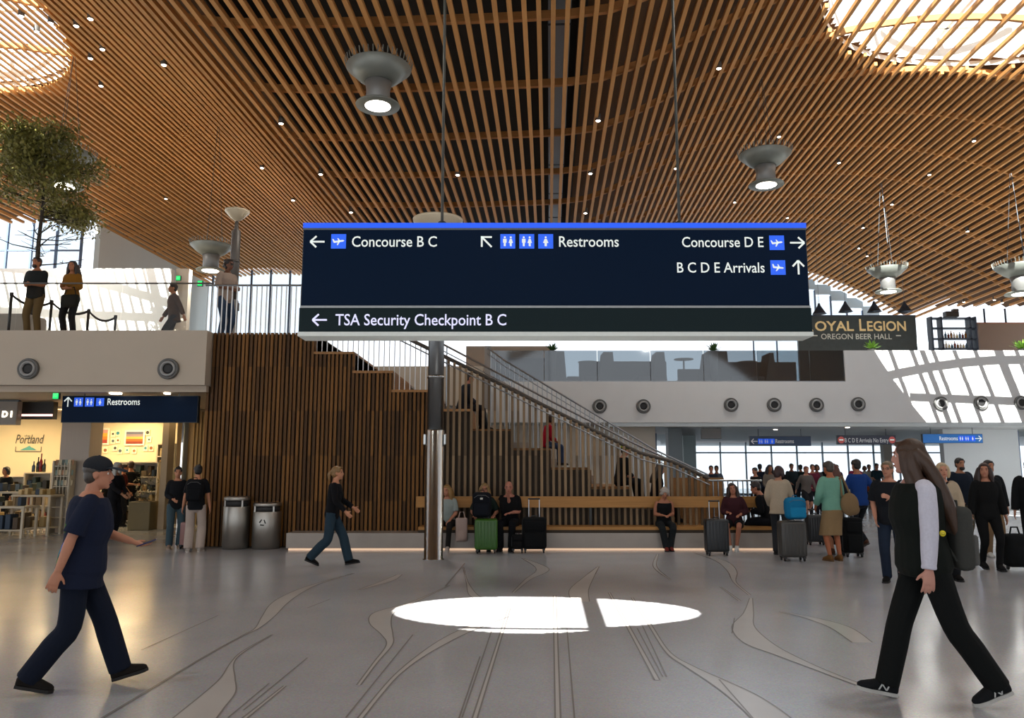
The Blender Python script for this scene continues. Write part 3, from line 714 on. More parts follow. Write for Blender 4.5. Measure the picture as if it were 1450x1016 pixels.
text('L', bx(1217), bx(1226), bz(468), bz(452) - bz(468), -.02, GOLD, fh, bold=.03); text('EGION', bx(1228), bx(1283), bz(468), bz(455) - bz(468), -.02, GOLD, fh, bold=.03)
text('OREGON BEER HALL', bx(1162), bx(1262), bz(480), bz(472.5) - bz(480), -.02, PALE, fh, bold=.01)
strokes([(bx(1268), bz(475), bx(1275), bz(475)), (bx(1150), bz(475), bx(1157), bz(475))], .06, -.02, PALE, fh, 'ornament')
# ================================================================== LAMPS
PEW = mat('pendant_grey', (.20, .215, .19), .45, .3); LIT = glow('fff6e8', 9.0)
def pendant(u, v, z, k, label, top, light=150, aim=None):
    """ring pendant: finned bowl, neck, flat ring with glowing disc; (u,v) is the disc"""
    p = onz(u, v, z) if aim is None else V(aim)
    t = thing('pendant_lamp', label, 'lamp', p, 0, 'finned pendant lamps under the ceiling')
    R = .80 * k
    MB().lathe([(.30 * k, .62 * k), (.34 * k, .60 * k), (.52 * k, .72 * k), (R, .98 * k), (R * .98, 1.0 * k), (.50 * k, .76 * k), (.28 * k, .66 * k)], 40).build('bowl', PEW, t, True)
    mb = MB()
    for i in range(44):
        q = 2 * math.pi * i / 44; c, s_ = math.cos(q), math.sin(q)
        mb.tube([(R * .62 * c, R * .62 * s_, .84 * k), (R * 1.0 * c, R * 1.0 * s_, 1.02 * k), (R * 1.04 * c, R * 1.04 * s_, 1.16 * k)], .012 * k, 4)
    mb.build('fin', PEW, t)
    MB().lathe([(.24 * k, .05 * k), (.30 * k, .10 * k), (.29 * k, .40 * k), (.33 * k, .62 * k), (.26 * k, .66 * k)], 28).build('neck', mat('pendant_dark', (.2, .2, .19), .4, .3), t, True)
    MB().lathe([(.31 * k, -.005), (.53 * k, -.01), (.54 * k, .02 * k), (.50 * k, .05 * k), (.30 * k, .09 * k)], 40).build('ring', PEW, t, True)
    MB().lathe([(.001, -.02), (.31 * k, -.012), (.31 * k, .03 * k), (.001, .04 * k)], 32).build('lamp_disc', LIT, t, True)
    for i in range(3):
        q = 2 * math.pi * i / 3 + .4; MB().tube([(.4 * k * math.cos(q), .4 * k * math.sin(q), .7 * k), (.03 * math.cos(q), .03 * math.sin(q), top - p.z)], .008, 5).build('cable', FRAME, t)
    if light:
        l = area('pendant_light', (p.x, p.y, p.z - .06), .55 * k, light, (1, .95, .88)); l.data.shape = 'DISK'
    return t
pendant(535, 150, 10.4, 1.0, 'finned pendant lamp above the big sign, nearest and largest', 12.0)
pendant(90, 263, 9.9, 1.0, 'finned pendant lamp in front of the indoor tree', 14)
pendant(1085, 262, 10.3, 1.0, 'finned pendant lamp to the right above the big sign', 13.8)
pendant(298, 383, 8.0, .85, 'finned pendant lamp low beside the lamp column on the upper level', 13)
pendant(1258, 413, 7.9, .85, 'pale finned pendant lamp hanging above the food hall sign', 12.0, 60)
pendant(1447, 416, 7.6, 1.0, 'finned pendant lamp cut by the right picture edge', 12, 60)
for x, y in ((-6, 5), (6, 6), (-14, 4), (13, 5), (0, -4), (-10, -6), (10, -6)):  # extra lamps added out of view to brighten the floor
    pendant(0, 0, 0, 1.0, 'unseen finned pendant lamp added overhead for more light', 12, 150, (x, y, 10.4))
# downlights on the slats
DLM = mat('downlight_can', (.08, .07, .06), .5); DLE = glow('fff0dc', 14.0)
dcan = MB().lathe([(.07, .22), (.085, .2), (.085, 0), (.07, -.005)], 14).mesh('can'); dcan.materials.append(DLM)
ddisc = MB().lathe([(.001, -.02), (.06, -.016), (.075, .0), (.001, .01)], 14).mesh('lens'); ddisc.materials.append(DLE)
def roof_hit(u, v):
    r = ray(u, v); t = 6.0
    while t < 70:
        p = V((0, 0, CAMZ)) + r * t; X = p.x * math.cos(PHI) - p.y * math.sin(PHI)
        if p.z > hroof(X) - .14: return p
        t += .05
    return None
DL = [(72, 32), (108, 36), (128, 26), (145, 69), (128, 82), (143, 121), (232, 91), (398, 174), (371, 237), (454, 246), (415, 283), (235, 281), (497, 300), (847, 170), (1018, 96), (1103, 193), (1188, 230), (1379, 199), (1316, 247), (648, 247), (836, 245), (957, 238), (829, 301), (1040, 286), (1115, 308), (1263, 289), (1222, 322), (1370, 327), (1216, 351), (1228, 362), (30, 22), (52, 44), (1408, 424), (1419, 428), (1365, 427)]
for u, v in DL:
    p = roof_hit(u, v)
    if p is None: continue
    t = thing('downlight', 'small ceiling downlight %s' % ('left of the tall lamp column' if u < 330 else 'between lamp column and big sign' if u < 430 else 'above the big sign' if u < 1150 else 'right of the big sign') + (', high in the picture' if v < 150 else ''), 'downlight', (p.x, p.y, p.z - .02), 0, 'small downlights in the slat ceiling')
    link('can', dcan, None, t); link('lens', ddisc, None, t)
# downlights under the far balcony and left soffit
for u, v, z in ((1078, 590, 3.04), (1105, 596, 3.04), (1158, 597, 3.04), (1216, 592, 3.04), (1255, 598, 3.04), (1290, 603, 3.04), (1130, 601, 3.04), (1200, 605, 3.04), (1098, 608, 3.04), (1240, 600, 3.04), (1342, 595, 3.04), (1030, 600, 3.04), (1432, 589, 3.04)):
    p = onz(u, v, z)
    t = thing('downlight', 'small recessed downlight in the ceiling of the lower hall', 'downlight', (p.x * max(26.3, p.y) / p.y, max(26.3, p.y), 3.045), 0, 'recessed downlights of the lower hall')
    link('lens', ddisc, None, t)
for u, l in ((141, 'bright oblong downlight in left soffit above the restroom sign'), (217, 'smaller soffit downlight near the slat wall')):
    p = onz(u, 552, 3.13)
    t = tag(MB().rbox((p.x, 16.1, 3.12), (.22 if u < 200 else .1, .12, .03), .01).build('soffit_light', LIT), l, 'downlight')
# lamp columns
SS = metalm('a8aaa8', .22); SSD = metalm('77797a', .35)
def lamp_column(x, y, z0, zt, label, r, R, dark=False):
    t = thing('lamp_column', label, 'lamp post', (x, y, z0)); h = zt - z0
    m1, m2 = (SS, SSD) if not dark else (mat('post_dark', (.10, .09, .08), .5, .3),) * 2
    lo = 2.25 if not dark else 1.2
    MB().lathe([(r * 1.22, 0), (r * 1.22, .012), (r * 1.08, .015), (r * 1.08, lo), (r * .9, lo + .03)], 28).build('lower_shaft', m1, t, True)
    MB().lathe([(r * .92, lo), (r * .92, h - .35), (r * .5, h - .3), (r * .3, h - .1)], 28).build('upper_shaft', m2, t, True)
    MB().lathe([(r * 1.0, lo + .95), (r * 1.0, lo + 1.0), (r * .9, lo + 1.0)], 28).build('collar', m1, t, True)
    for s_ in (-1, 1): MB().rbox((s_ * r * 1.15, -.02, lo - .15), (.05, .1, .2), .015).build('speaker_bracket', m1, t)
    MB().lathe([(.04, h - .1), (R * .5, h - .02), (R, h + .14), (R * 1.02, h + .18), (R * .4, h + .06), (.02, h + .04)], 32).build('reflector_dish', mat('dish_cream', (.55, .47, .33), .35), t, True)
    return t
p = ground(612.5, 793); lamp_column(p.x, p.y + .14, 0, 6.0, 'polished steel lamp column standing in front of the bench', .155, .46)
p = at(331, 400, 18.5); q = at(335, 308, 18.5); lamp_column(p.x, 18.5, UP, q.z, 'dark lamp column with cream dish on the upper level', .12, .29, True)
# ================================================================== LEFT SHOP (under the upper floor)
CREAM = mat('shop_cream', (.72, .60, .38), .7, var=.04, scale=2)
xw0 = -22.0; xw1 = at(222, 650, 24).x
sb = struct('wall_shop_back', MB().bb((xw0, 24.0, 0), (xw1 + .6, 24.15, 3.26)), CREAM, 'warm cream back wall of the gift shop')
PAPER = wood('shop_column', (.50, .43, .36), .6, 'Z', .06)
a, b = pxbox(76, 600, 129, 750, 19.6, .6); struct('wall_shop_pier', MB().bb((a[0], 19.6, 0), (b[0], 20.2, 3.26)), PAPER, 'broad pale pier between the two shop openings')
a, b = pxbox(222, 600, 240, 750, 20.6, .4); struct('trim_8', MB().bb((a[0], 20.6, 0), (b[0], 21.0, 3.26)), mat('pier_tan', (.46, .35, .22), .6), 'slim tan pier at the right of the shop')
a, b = pxbox(243, 600, 252, 750, 22.5, .3); struct('trim_9', MB().bb((a[0], 22.5, 0), (b[0], 22.8, 3.26)), mat('pier_cream', (.55, .47, .34), .6), 'narrow cream wall end beside the corridor')
a, b = pxbox(252, 600, 262, 750, 23.2, .3); struct('trim_10', MB().bb((a[0], 23.2, 0), (b[0], 23.5, 3.26)), mat('pier_slate', (.26, .30, .32), .5), 'slate strip in the corridor recess')
a, b = pxbox(262, 600, 300, 750, 22.8, .3); struct('wall_corridor', MB().bb((a[0], 22.8, 0), (b[0] + .6, 23.0, 3.26)), mat('pier_honey', (.40, .30, .17), .6), 'honey coloured wall at the end of the corridor')
hp = bpy.data.objects['wall_corridor']
struct('wall_corridor_back', MB().bb((xw1 + .61, 24.6, 0), (-4.0, 24.8, 3.26)), mat('pier_honey', (.40, .30, .17), .6), 'dim back wall of the corridor beside the shop')
for i in range(7):
    x = a[0] + .1 + i * .1; MB().bb((x, 22.72, 0), (x + .045, 22.8, 3.2)).build('slat', wood('slat_honey', (.46, .33, .16), .5, 'Z', .2, tone=.2), hp)
# shop lights (a ceiling track with lamps)
for i, (x, y, e) in enumerate(((-12.5, 21.9, 75), (-15.0, 22.2, 85), (-11.3, 22.8, 80), (-18, 21.8, 70), (-9.2, 20.6, 16))):
    t = thing('shop_ceiling_light', 'square warm ceiling light inside the gift shop', 'ceiling light', (x, y, 3.2), 0, 'ceiling lights in the gift shop')
    MB().rbox((0, 0, .03), (.5, .5, .05), .01).build('frame', plastic('e0ddd4'), t); MB().bb((-.22, -.22, -.006), (.22, .22, .005)).build('diffuser', glow('ffd9a0', 2.5), t)
    area('shop_light', (x, y, 3.17), 1.3, e, (1, .74, .40))
# header over left opening
a, b = pxbox(26, 577, 76, 592, 19.7, .1)
tr = thing('shop_header', 'dark shop header with a pink light line over the left opening', 'header', (0, 19.7, 0))
MB().bb((a[0] - .1, 0, at(50, 593, 19.7).z), (b[0] - .01, .2, 3.25)).build('fascia', mat('header_black', (.02, .02, .02), .5), tr)
MB().bb((a[0] - .1, -.015, at(50, 589, 19.7).z), (b[0] - .01, -.001, at(50, 586, 19.7).z)).build('light_line', glow('ffc8c0', 1.6), tr)
a, b = pxbox(-30, 568, 25, 601, 19.3, .1)
ts = thing('shop_sign', 'grey shop sign with glowing white letters at the left edge', 'sign', (0, 19.3, 0))
MB().bb((a[0], 0, a[2]), (b[0], .2, b[2])).build('panel', mat('shop_sign_grey', (.30, .27, .24), .45), ts)
for ch_, ua, ub in (('D', 3, 11), ('I', 15, 17)): text(ch_, at(ua, 590, 19.3).x, at(ub, 590, 19.3).x, at(10, 590, 19.3).z, at(10, 582, 19.3).z - at(10, 590, 19.3).z, -.012, glow('fff4e0', 4), ts, bold=.04)
MB().bb((a[0], .05, b[2]), (b[0], .15, 3.26)).build('bracket', FRAME, ts)
# mural lettering and mountain on the cream wall
mu = thing('wall_mural', 'dark script reading Portland over a teal mountain on cream wall', 'mural', (0, 23.98, 0))
X = lambda u: at(u, 625, 23.98).x
Z = lambda v: at(40, v, 23.98).z
INK = mat('ink', (.05, .05, .045), .7)
text('Portland', X(22), X(62), Z(627.5), Z(615) - Z(627.5), 0, INK, mu, shear=.25)
text('the', X(34), X(42), Z(618), .06, 0, INK, mu)
TEAL = mat('teal', (.10, .36, .33), .7)
poly_flat([[(X(29), Z(637)), (X(53), Z(637)), (X(48), Z(634)), (X(45), Z(633)), (X(42), Z(630.5)), (X(38), Z(633)), (X(34), Z(634.5))]], 0, TEAL, mu, 'mountain')
strokes([(X(23), Z(639), X(59), Z(639)), (X(23), Z(639), X(23), Z(632)), (X(59), Z(639), X(59), Z(632))], .02, 0, INK, mu, 'outline')
def poster(u0, v0, u1, v1, cols, l):
    t = thing('poster', l, 'poster', (0, 23.95, 0)); a = at(u0, v1, 23.95); b = at(u1, v0, 23.95)
    MB().bb((a.x - .05, 0, a.z - .05), (b.x + .05, .03, b.z + .05)).build('frame', plastic('e6dcc8'), t)
    n = len(cols)
    for i, c in enumerate(cols):
        z1 = b.z - (b.z - a.z) * i / n; z0 = b.z - (b.z - a.z) * (i + 1) / n
        poly_flat([[(a.x, z0), (b.x, z0), (b.x, z1), (a.x, z1)]], -.004, plastic(c, .6), t, 'print_band')
poster(131, 608, 153, 627, ('c08a80', 'f0a030', 'e07818', 'a03828'), 'small framed sunset print, left one of two on the shop wall')
poster(178, 611, 203, 628, ('54586a', '8a7878', 'e0a048', 'c05818', '803018'), 'small framed sunset print with grey sky, right one of two')
for i, (u, v) in enumerate(((133, 637), (141, 639), (149, 637), (160, 614), (160, 624), (167, 613), (167, 623), (163, 634), (170, 638), (180, 637), (190, 638), (209, 612), (211, 622), (206, 634), (214, 634))):
    p = at(u, v, 23.97); t = thing('art_card', 'small hand-drawn art card pinned to the shop wall', 'card', (p.x, 23.97, p.z), 0, 'art cards on the shop wall')
    MB().bb((-.07, 0, -.09), (.07, .02, .09)).build('card', plastic('efe2c0', .7), t)
    poly_flat([circ(0, 0, .035 + .01 * (i % 3), 6 + i % 4)], -.003, plastic(('4a5a60', '2f7f8c', '8a5a30', '3a3a34')[i % 4], .7), t, 'drawing')
# merchandise
random.seed(11)
CN = {'2a2a26': 'black', '4a3a28': 'dark brown', '6a5a40': 'khaki', '8a7048': 'tan', '30403a': 'dark green', '7a3020': 'red', 'a89060': 'sand', '28384a': 'navy', 'c0a878': 'cream'}
SHW = mat('shop_white', (.55, .48, .36), .5)
def shelf_unit(x, y, w, h, d, n, label, cols, kind='box', m=None):
    t = thing('display_shelf', label, 'shelf', (x, y, 0)); m = m or SHW
    for s_ in (-1, 1): MB().bb((s_ * w / 2 - .02, 0, 0), (s_ * w / 2 + .02, d, h)).build('side_panel', m, t)
    MB().bb((-w / 2, d - .02, 0), (w / 2, d, h)).build('back_panel', m, t)
    for i in range(n + 1):
        z = .08 + (h - .1) * i / n; MB().bb((-w / 2 + .02, 0, z - .015), (w / 2 - .02, d - .02, z + .015)).build('shelf_board', m, t)
        if i == n: break
        gap = (h - .1) / n; xx = -w / 2 + .06; q = 0
        while xx < w / 2 - .14:
            bw = random.uniform(.07, .16); bh = gap * random.uniform(.4, .8); c = random.choice(cols)
            o = MB().rbox((0, 0, bh / 2), (bw, d * .55, bh), .008, 1).build('gift_item', plastic(c, .6)); o.location = (x + xx + bw / 2, y + d * .42, z + .016)
            tag(o, CN[c] + ' gift item on the ' + label.split(' crowded')[0].split(' below')[0].split(' right')[0].split(' behind')[0], 'gift', 'gift items on the shop shelves'); xx += bw + .02
    return t
MERCH = ('2a2a26', '4a3a28', '6a5a40', '8a7048', '30403a', '7a3020', 'a89060', '28384a', 'c0a878')
shelf_unit(at(190, 700, 22.6).x, 22.6, 1.25, 1.75, .4, 4, 'tall shop shelf crowded with gifts beyond the planter', MERCH)
shelf_unit(at(168, 700, 23.4).x, 23.4, 1.1, 1.35, .4, 3, 'lower gift shelf below the sunset prints', MERCH)
shelf_unit(at(22, 690, 22.8).x, 22.8, 1.1, 1.35, .4, 3, 'gift shelf below the mural lettering', MERCH)
shelf_unit(at(52, 690, 22.0).x, 22.0, .75, 1.45, .4, 3, 'narrow gift shelf right of the mural', MERCH)
shelf_unit(at(232, 690, 23.0).x - .15, 23.3, .5, 2.3, .35, 6, 'slim tall shelf behind the tan pier', MERCH)
# card rack fixed in front of the pier
a, b = pxbox(73, 652, 104, 752, 19.45, .1)
rk = thing('card_rack', 'pale gridded card rack standing against the shop pier', 'rack', ((a[0] + b[0]) / 2, 19.3, 0)); hw = (b[0] - a[0]) / 2
for s_ in (-1, 1): MB().bb((s_ * hw - .02, 0, 0), (s_ * hw + .02, .25, b[2])).build('side_panel', SHW, rk)
MB().bb((-hw, .2, .1), (hw, .24, b[2])).build('back_panel', mat('rack_back', (.42, .37, .30), .6), rk)
for i in range(7): MB().bb((-hw, 0.02, .12 + i * .25), (hw, .2, .14 + i * .25)).build('shelf_board', SHW, rk)
for i in range(6): MB().bb((-hw + .02 + i * hw * .4 - .008, .03, .9), (-hw + .02 + i * hw * .4 + .008, .19, b[2] - .05)).build('divider', SHW, rk)
for i in range(6):
    for j in range(3):
        o = MB().box((0, 0, 0), (.08, .012, .13)).build('greeting_card', plastic(('cdbfa0', '8a9a90', 'b08868', '5f6a62', 'd8c8a8')[(i * 3 + j) % 5], .7)); o.location = (rk.location.x - hw + .06 + .074 * i, 19.36, 1.22 + .25 * j + .0); o.rotation_euler = (-.12, 0, 0)
        tag(o, 'greeting card in the gridded rack', 'card', 'cards in the rack on the pier')
# tables
def table(x, y, w, d, h, label):
    t = thing('display_table', label, 'table', (x, y, 0))
    MB().rbox((0, 0, h - .025), (w, d, .05), .008, 1).build('table_top', SHW, t)
    for sx_ in (-1, 1):
        for sy_ in (-1, 1): MB().bb((sx_ * (w / 2 - .04) - .025, sy_ * (d / 2 - .04) - .025, 0), (sx_ * (w / 2 - .04) + .025, sy_ * (d / 2 - .04) + .025, h - .05)).build('leg', SHW, t)
    MB().bb((-w / 2 + .06, -d / 2 + .06, .16), (w / 2 - .06, d / 2 - .06, .19)).build('lower_shelf', SHW, t)
    return t
for u, y, w, h, l in ((14, 18.3, 1.0, .72, 'low white display table in front at the shop entrance'), (52, 19.0, .95, .95, 'taller white display table beside the card rack'), (20, 19.9, 1.2, 1.0, 'long display table deeper in the shop')):
    x = at(u, 730, y).x; table(x, y, w, .6, h, l)
    for i in range(7):
        bw, bh = random.uniform(.06, .095), random.uniform(.04, .22)
        c = random.choice(MERCH); o = MB().rbox((0, 0, bh / 2), (bw, .2, bh), .008, 1).build('gift_item', plastic(c, .6)); o.location = (x - w / 2 + .12 + i * (w - .2) / 7, y + random.uniform(-.12, .12), h)
        tag(o, CN[c] + ' gift item on the ' + l.split(' in front')[0].split(' beside')[0].split(' deeper')[0], 'gift', 'gifts on the display tables')
    for i in range(4):
        bh = random.uniform(.15, .35)
        c = random.choice(MERCH); o = MB().rbox((0, 0, bh / 2), (.12, .3, bh), .01, 1).build('gift_box', plastic(c, .6)); o.location = (x - w / 2 + .2 + i * (w - .3) / 4, y, .19)
        tag(o, CN[c] + ' boxed gift under the ' + l.split(' in front')[0].split(' beside')[0].split(' deeper')[0], 'gift', 'boxed gifts under the tables')
# bottles on the shelf by the mural
for i, (u, h, c) in enumerate(((48, .30, '26364a'), (54, .42, '18201c'), (58, .52, '5a1018'), (63, .36, '1c2420'))):
    p = at(u, 657, 22.2); o = MB().lathe([(.035, 0), (.045, .01), (.045, h * .55), (.016, h * .72), (.016, h * .97), (.02, h)], 12).build('bottle', plastic(c, .2), None, True)
    o.location = (p.x, 22.2, 1.463); tag(o, ('short navy bottle, leftmost by the shop mural', 'black-green bottle between navy and red ones', 'tallest bottle, dark red, by the shop mural', 'dark green bottle nearest the shop pier')[i], 'bottle')
# planter with pale foliage
a, b = pxbox(180, 710, 213, 745, 20.3, .5)
pt = thing('planter', 'square olive-brown planter with pale flowers at the shop front', 'planter', ((a[0] + b[0]) / 2, 20.55, 0)); hw = (b[0] - a[0]) / 2
MB().rbox((0, 0, b[2] / 2), (2 * hw, .5, b[2]), .015).build('pot', mat('pot_olive', (.19, .15, .07), .6), pt)
MB().bb((-hw + .03, -.22, b[2] - .01), (hw - .03, .22, b[2] + .004)).build('soil', mat('soil', (.04, .03, .02), .9), pt)
mb = MB(); m2 = MB()
for i in range(160):
    x, y, z = random.uniform(-hw * .9, hw * .9), random.uniform(-.2, .2), b[2] + random.uniform(.02, .75) * (1 - .2 * random.random())
    q = rotz(random.uniform(0, 6.3)) @ rotx(random.uniform(-.9, .9)); P = [q @ V(c) + V((x, y, z)) for c in ((-.02, 0, 0), (0, -.03, .01), (.02, 0, 0), (0, .09, .02))]
    (mb if i % 3 else m2).add(P, [(0, 1, 2, 3)])
tag(mb.build('foliage', mat('leaf_dull', (.10, .10, .04), .6), pt), None, kind='stuff'); tag(m2.build('blossom', mat('blossom_pale', (.5, .42, .24), .6), pt), None, kind='stuff')
# ================================================================== LITTER BINS
def bin_(u, vb, vt, u0, u1, label, recycle):
    p = ground(u, vb); r = (u1 - u0) / 2 / F * p.y; h = at(u, vt, p.y).z
    t = thing('litter_bin', label, 'bin', (p.x, p.y + r, 0))
    MB().lathe([(r * .96, 0), (r * .96, .05), (r, .055), (r, h * .80), (r * .98, h * .81)], 32).build('body', metalm('a8a49c', .42), t, True)
    MB().lathe([(r * .9, h * .80), (r * .9, h * .93)], 32).build('aperture', mat('bin_black', (.012, .012, .012), .6), t, True)
    for i in range(4):
        q = math.pi / 4 + i * math.pi / 2; MB().box((r * .95 * math.cos(q), r * .95 * math.sin(q), h * .865), (.03, .03, h * .13)).build('top_post', metalm('a8a49c', .42), t)
    MB().lathe([(r * .98, h * .925), (r, h * .93), (r, h * .985), (r * .93, h), (.01, h)], 32).build('lid', metalm('aaa69e', .42), t, True)
    if recycle:
        s3 = []
        for i in range(3):
            q = math.pi / 2 + i * 2.0944
            c1 = (.062 * math.cos(q + .25), .062 * math.sin(q + .25)); c2 = (.062 * math.cos(q + 1.6), .062 * math.sin(q + 1.6)); s3.append((c1[0], h * .58 + c1[1], c2[0], h * .58 + c2[1]))
        strokes(s3, .024, -r - .004, mat('bin_black', (.012, .012, .012), .6), t, 'recycling_symbol')
bin_(326, 778, 703, 308, 344, 'taller stainless litter bin at the left end of the slat wall', False)
bin_(370, 778, 712, 351, 390, 'shorter stainless bin marked with a recycling symbol', True)
# ================================================================== UPPER LEVEL FURNITURE
BOOTH = mat('booth_grey', (.12, .118, .115), .8, var=.1, bump=.1)
def booth(u0, u1, vt, Y, label, side):
    x0, x1 = at(u0, 515, Y).x, at(u1, 515, Y).x; w = x1 - x0; t = thing('booth_seat', label, 'booth', ((x0 + x1) / 2, Y, UP), 0, 'booth seats behind the glass balustrade')
    H = at(u0, vt, Y).z - UP
    MB().add([(-w / 2, 0, 0), (w / 2, 0, 0), (w / 2 - .1, 0, H), (-w / 2 + .22, 0, H), (-w / 2, .9, 0), (w / 2, .9, 0), (w / 2 - .1, .9, H), (-w / 2 + .22, .9, H)], [(0, 1, 2, 3), (7, 6, 5, 4), (0, 4, 5, 1), (3, 2, 6, 7), (0, 3, 7, 4), (1, 5, 6, 2)]).build('back_shell', BOOTH, t)
    MB().rbox((side * (w / 2 + .22), .45, .23), (.45, .9, .46), .04).build('seat_cushion', mat('booth_dark', (.10, .10, .10), .8), t)
for i, (u0, u1, vt, s_) in enumerate(((765, 803, 497, 1), (846, 872, 498, -1), (921, 945, 498, -1), (994, 1034, 497, 1), (1082, 1100, 499, -1))):
    booth(u0, u1, vt, 28, 'grey upholstered booth seat, %s from the stair' % ('first', 'second', 'third', 'fourth', 'fifth')[i], s_)
for u0, u1, vt, l in ((702, 800, 506, 'left of the first gap'), (820, 944, 511, 'between second and third booths'), (960, 992, 522, 'low one before the tall table'), (1008, 1128, 512, 'right of the fourth booth')):
    x0, x1 = at(u0, 515, 28.95).x, at(u1, 515, 28.95).x; t = thing('banquette', 'dark grey banquette behind the glass balustrade, ' + l, 'bench', ((x0 + x1) / 2, 28.95, UP)); H = at(900, vt, 28.95).z - UP; w = x1 - x0
    MB().rbox((0, .1, H / 2), (w, .14, H), .03, 2).build('back', mat('booth_dark', (.10, .10, .10), .8), t); MB().rbox((0, .42, .23), (w, .5, .46), .04, 2).build('seat', BOOTH, t)
def cafe_table(u, v, Y, l):
    p = at(u, v, Y); t = thing('cafe_table', l, 'table', (p.x, Y, UP)); h = p.z - UP
    MB().lathe([(.01, h - .03), (.38, h - .03), (.38, h), (.01, h)], 24).build('table_top', mat('cafe_top', (.3, .28, .26), .5), t, True)
    MB().tube([(0, 0, .02), (0, 0, h - .03)], .035, 10).build('pedestal', FRAME, t); MB().lathe([(.01, .0), (.24, 0), (.24, .015), (.03, .03)], 20).build('base', FRAME, t, True)
for u, v, Y, l in ((895, 513, 30.4, 'round cafe table between second and third booths'), (832, 512, 30.4, 'round cafe table between first and second booths'), (968, 508, 30.6, 'tall round table seen through the glass near middle booths'), (1058, 512, 30.4, 'round cafe table right of the fourth booth')): cafe_table(u, v, Y, l)
def plant(u, v, Y, s, l, base=UP, h0=None):
    p = at(u, v, Y); t = thing('potted_plant', l, 'plant', (p.x, Y, base)); zt = p.z - base - s * .45
    MB().lathe([(.10, 0), (.16, max(zt, .3)), (.14, max(zt, .3)), (.12, max(zt, .3) - .03)], 14).build('pot', mat('pot_grey', (.2, .2, .2), .6), t, True)
    mb = MB()
    for i in range(int(90)):
        d = V((random.gauss(0, 1), random.gauss(0, 1), abs(random.gauss(0, 1)) + .3)).normalized(); L_ = s * random.uniform(.4, 1); c = V((0, 0, max(zt, .3)))
        n = d.cross(V((0, 0, 1))).normalized() * s * .07
        mb.add([c + d * L_ * .15, c + d * L_ * .6 + n, c + d * L_, c + d * L_ * .6 - n], [(0, 1, 2, 3)])
    tag(mb.build('foliage', mat('leaf_lime' if Y > 29 else 'leaf_green', (.16, .36, .03) if Y > 29 else (.05, .13, .03), .6), t), None, kind='stuff')
plant(782, 490, 27.5, .38, 'small bushy plant on the first booth divider'); plant(1010, 490, 27.5, .42, 'small bushy plant on the fourth booth divider')
plant(1234, 487, 30.5, .45, 'bright green plant below the food hall sign'); plant(1446, 486, 30.5, .5, 'bright green plant at right edge of the balcony')
# dark cone pendants over the bar
for u, v, l in ((1160, 440, 'nearest the big sign'), (1197, 437, 'second from the big sign'), (1238, 437, 'third from the big sign'), (1281, 437, 'rightmost')):
    p = at(u, v, 40); t = thing('cone_pendant', 'dark cone pendant over the food hall board, ' + l, 'lamp', (p.x, 40, p.z), 0, 'cone pendants over the food hall')
    MB().lathe([(.36, -.16), (.34, -.15), (.08, .28), (.05, .4)], 20).build('shade', mat('cone_navy', (.02, .035, .06), .5), t, True); MB().lathe([(.01, -.1), (.1, -.12), (.1, -.06)], 12).build('bulb', glow('ffe0b0', 3), t, True)
    MB().tube([(0, 0, .38), (0, 0, hroof(p.x - 1.9) - p.z)], .01, 5).build('cord', FRAME, t)
# back-bar shelf
a, b = pxbox(1322, 448, 1381, 494, 40.5, .5)
bb_ = thing('bar_shelf', 'dark open bar shelf with bottles right of the food hall sign', 'shelf', ((a[0] + b[0]) / 2, 40.5, UP)); hw = (b[0] - a[0]) / 2; hh = b[2] - UP
for f in (-1, -.55, .75, 1): MB().bb((f * hw - .05, 0, 0), (f * hw + .05, .4, hh)).build('upright', mat('bar_navy', (.02, .03, .05), .5), bb_)
bz_ = [at(1350, v_, 40.5).z - UP for v_ in (450, 464, 479, 493)]
for z in bz_: MB().bb((-hw, 0, z - .03), (hw, .4, z + .03)).build('shelf_board', mat('bar_navy', (.02, .03, .05), .5), bb_)
for j in range(2):
    for i in range(9):
        h = random.uniform(.25, .42); o = MB().lathe([(.05, 0), (.06, .01), (.06, h * .6), (.022, h * .75), (.022, h)], 10).build('bottle', plastic(('c8b890', '8a5a28', '3a5a70', 'd8d0c0', '6a2a20')[(i * 2 + j) % 5], .2), None, True)
        o.location = (bb_.location.x - hw * .45 + i * hw * .13, 40.7, UP + bz_[2 + j] + .031); tag(o, ('cream', 'amber', 'blue', 'white', 'dark red')[(i * 2 + j) % 5] + ' bottle on the %s row of the dark bar shelf' % ('upper', 'lower')[j], 'bottle', 'bottles on the bar shelf')
t = thing('bar_machine', 'dark equipment on top of the bar shelf', 'machine', (bb_.location.x, 40.7, UP + hh)); MB().rbox((0, 0, .15), (.7, .35, .3), .03).build('body', plastic('26201c'), t); MB().rbox((.2, -.05, .36), (.3, .25, .14), .03).build('hopper', plastic('3a2c24'), t)
# far booths right: brown counter, posts
a, b = pxbox(1382, 458, 1450, 494, 42, .6); ct = thing('bulkhead', 'brown clad bulkhead with rust top at the right of the balcony', 'bulkhead', (0, 42, UP)); xl_ = at(1386, 470, 42).x
MB().bb((xl_, 0, 0), (b[0] + .6, .8, b[2] - UP)).build('front', mat('counter_brown', (.20, .13, .09), .6), ct); MB().bb((xl_ - .1, -.05, b[2] - UP), (b[0] + .7, .85, b[2] - UP + .06)).build('top', mat('counter_rust', (.28, .10, .05), .5), ct)
for f in (1398, 1428):
    x = at(f, 440, 42).x; MB().tube([(x, .3, b[2] - UP), (x, .3, b[2] - UP + .9)], .05, 8).build('post', mat('cone_navy', (.02, .035, .06), .5), ct)
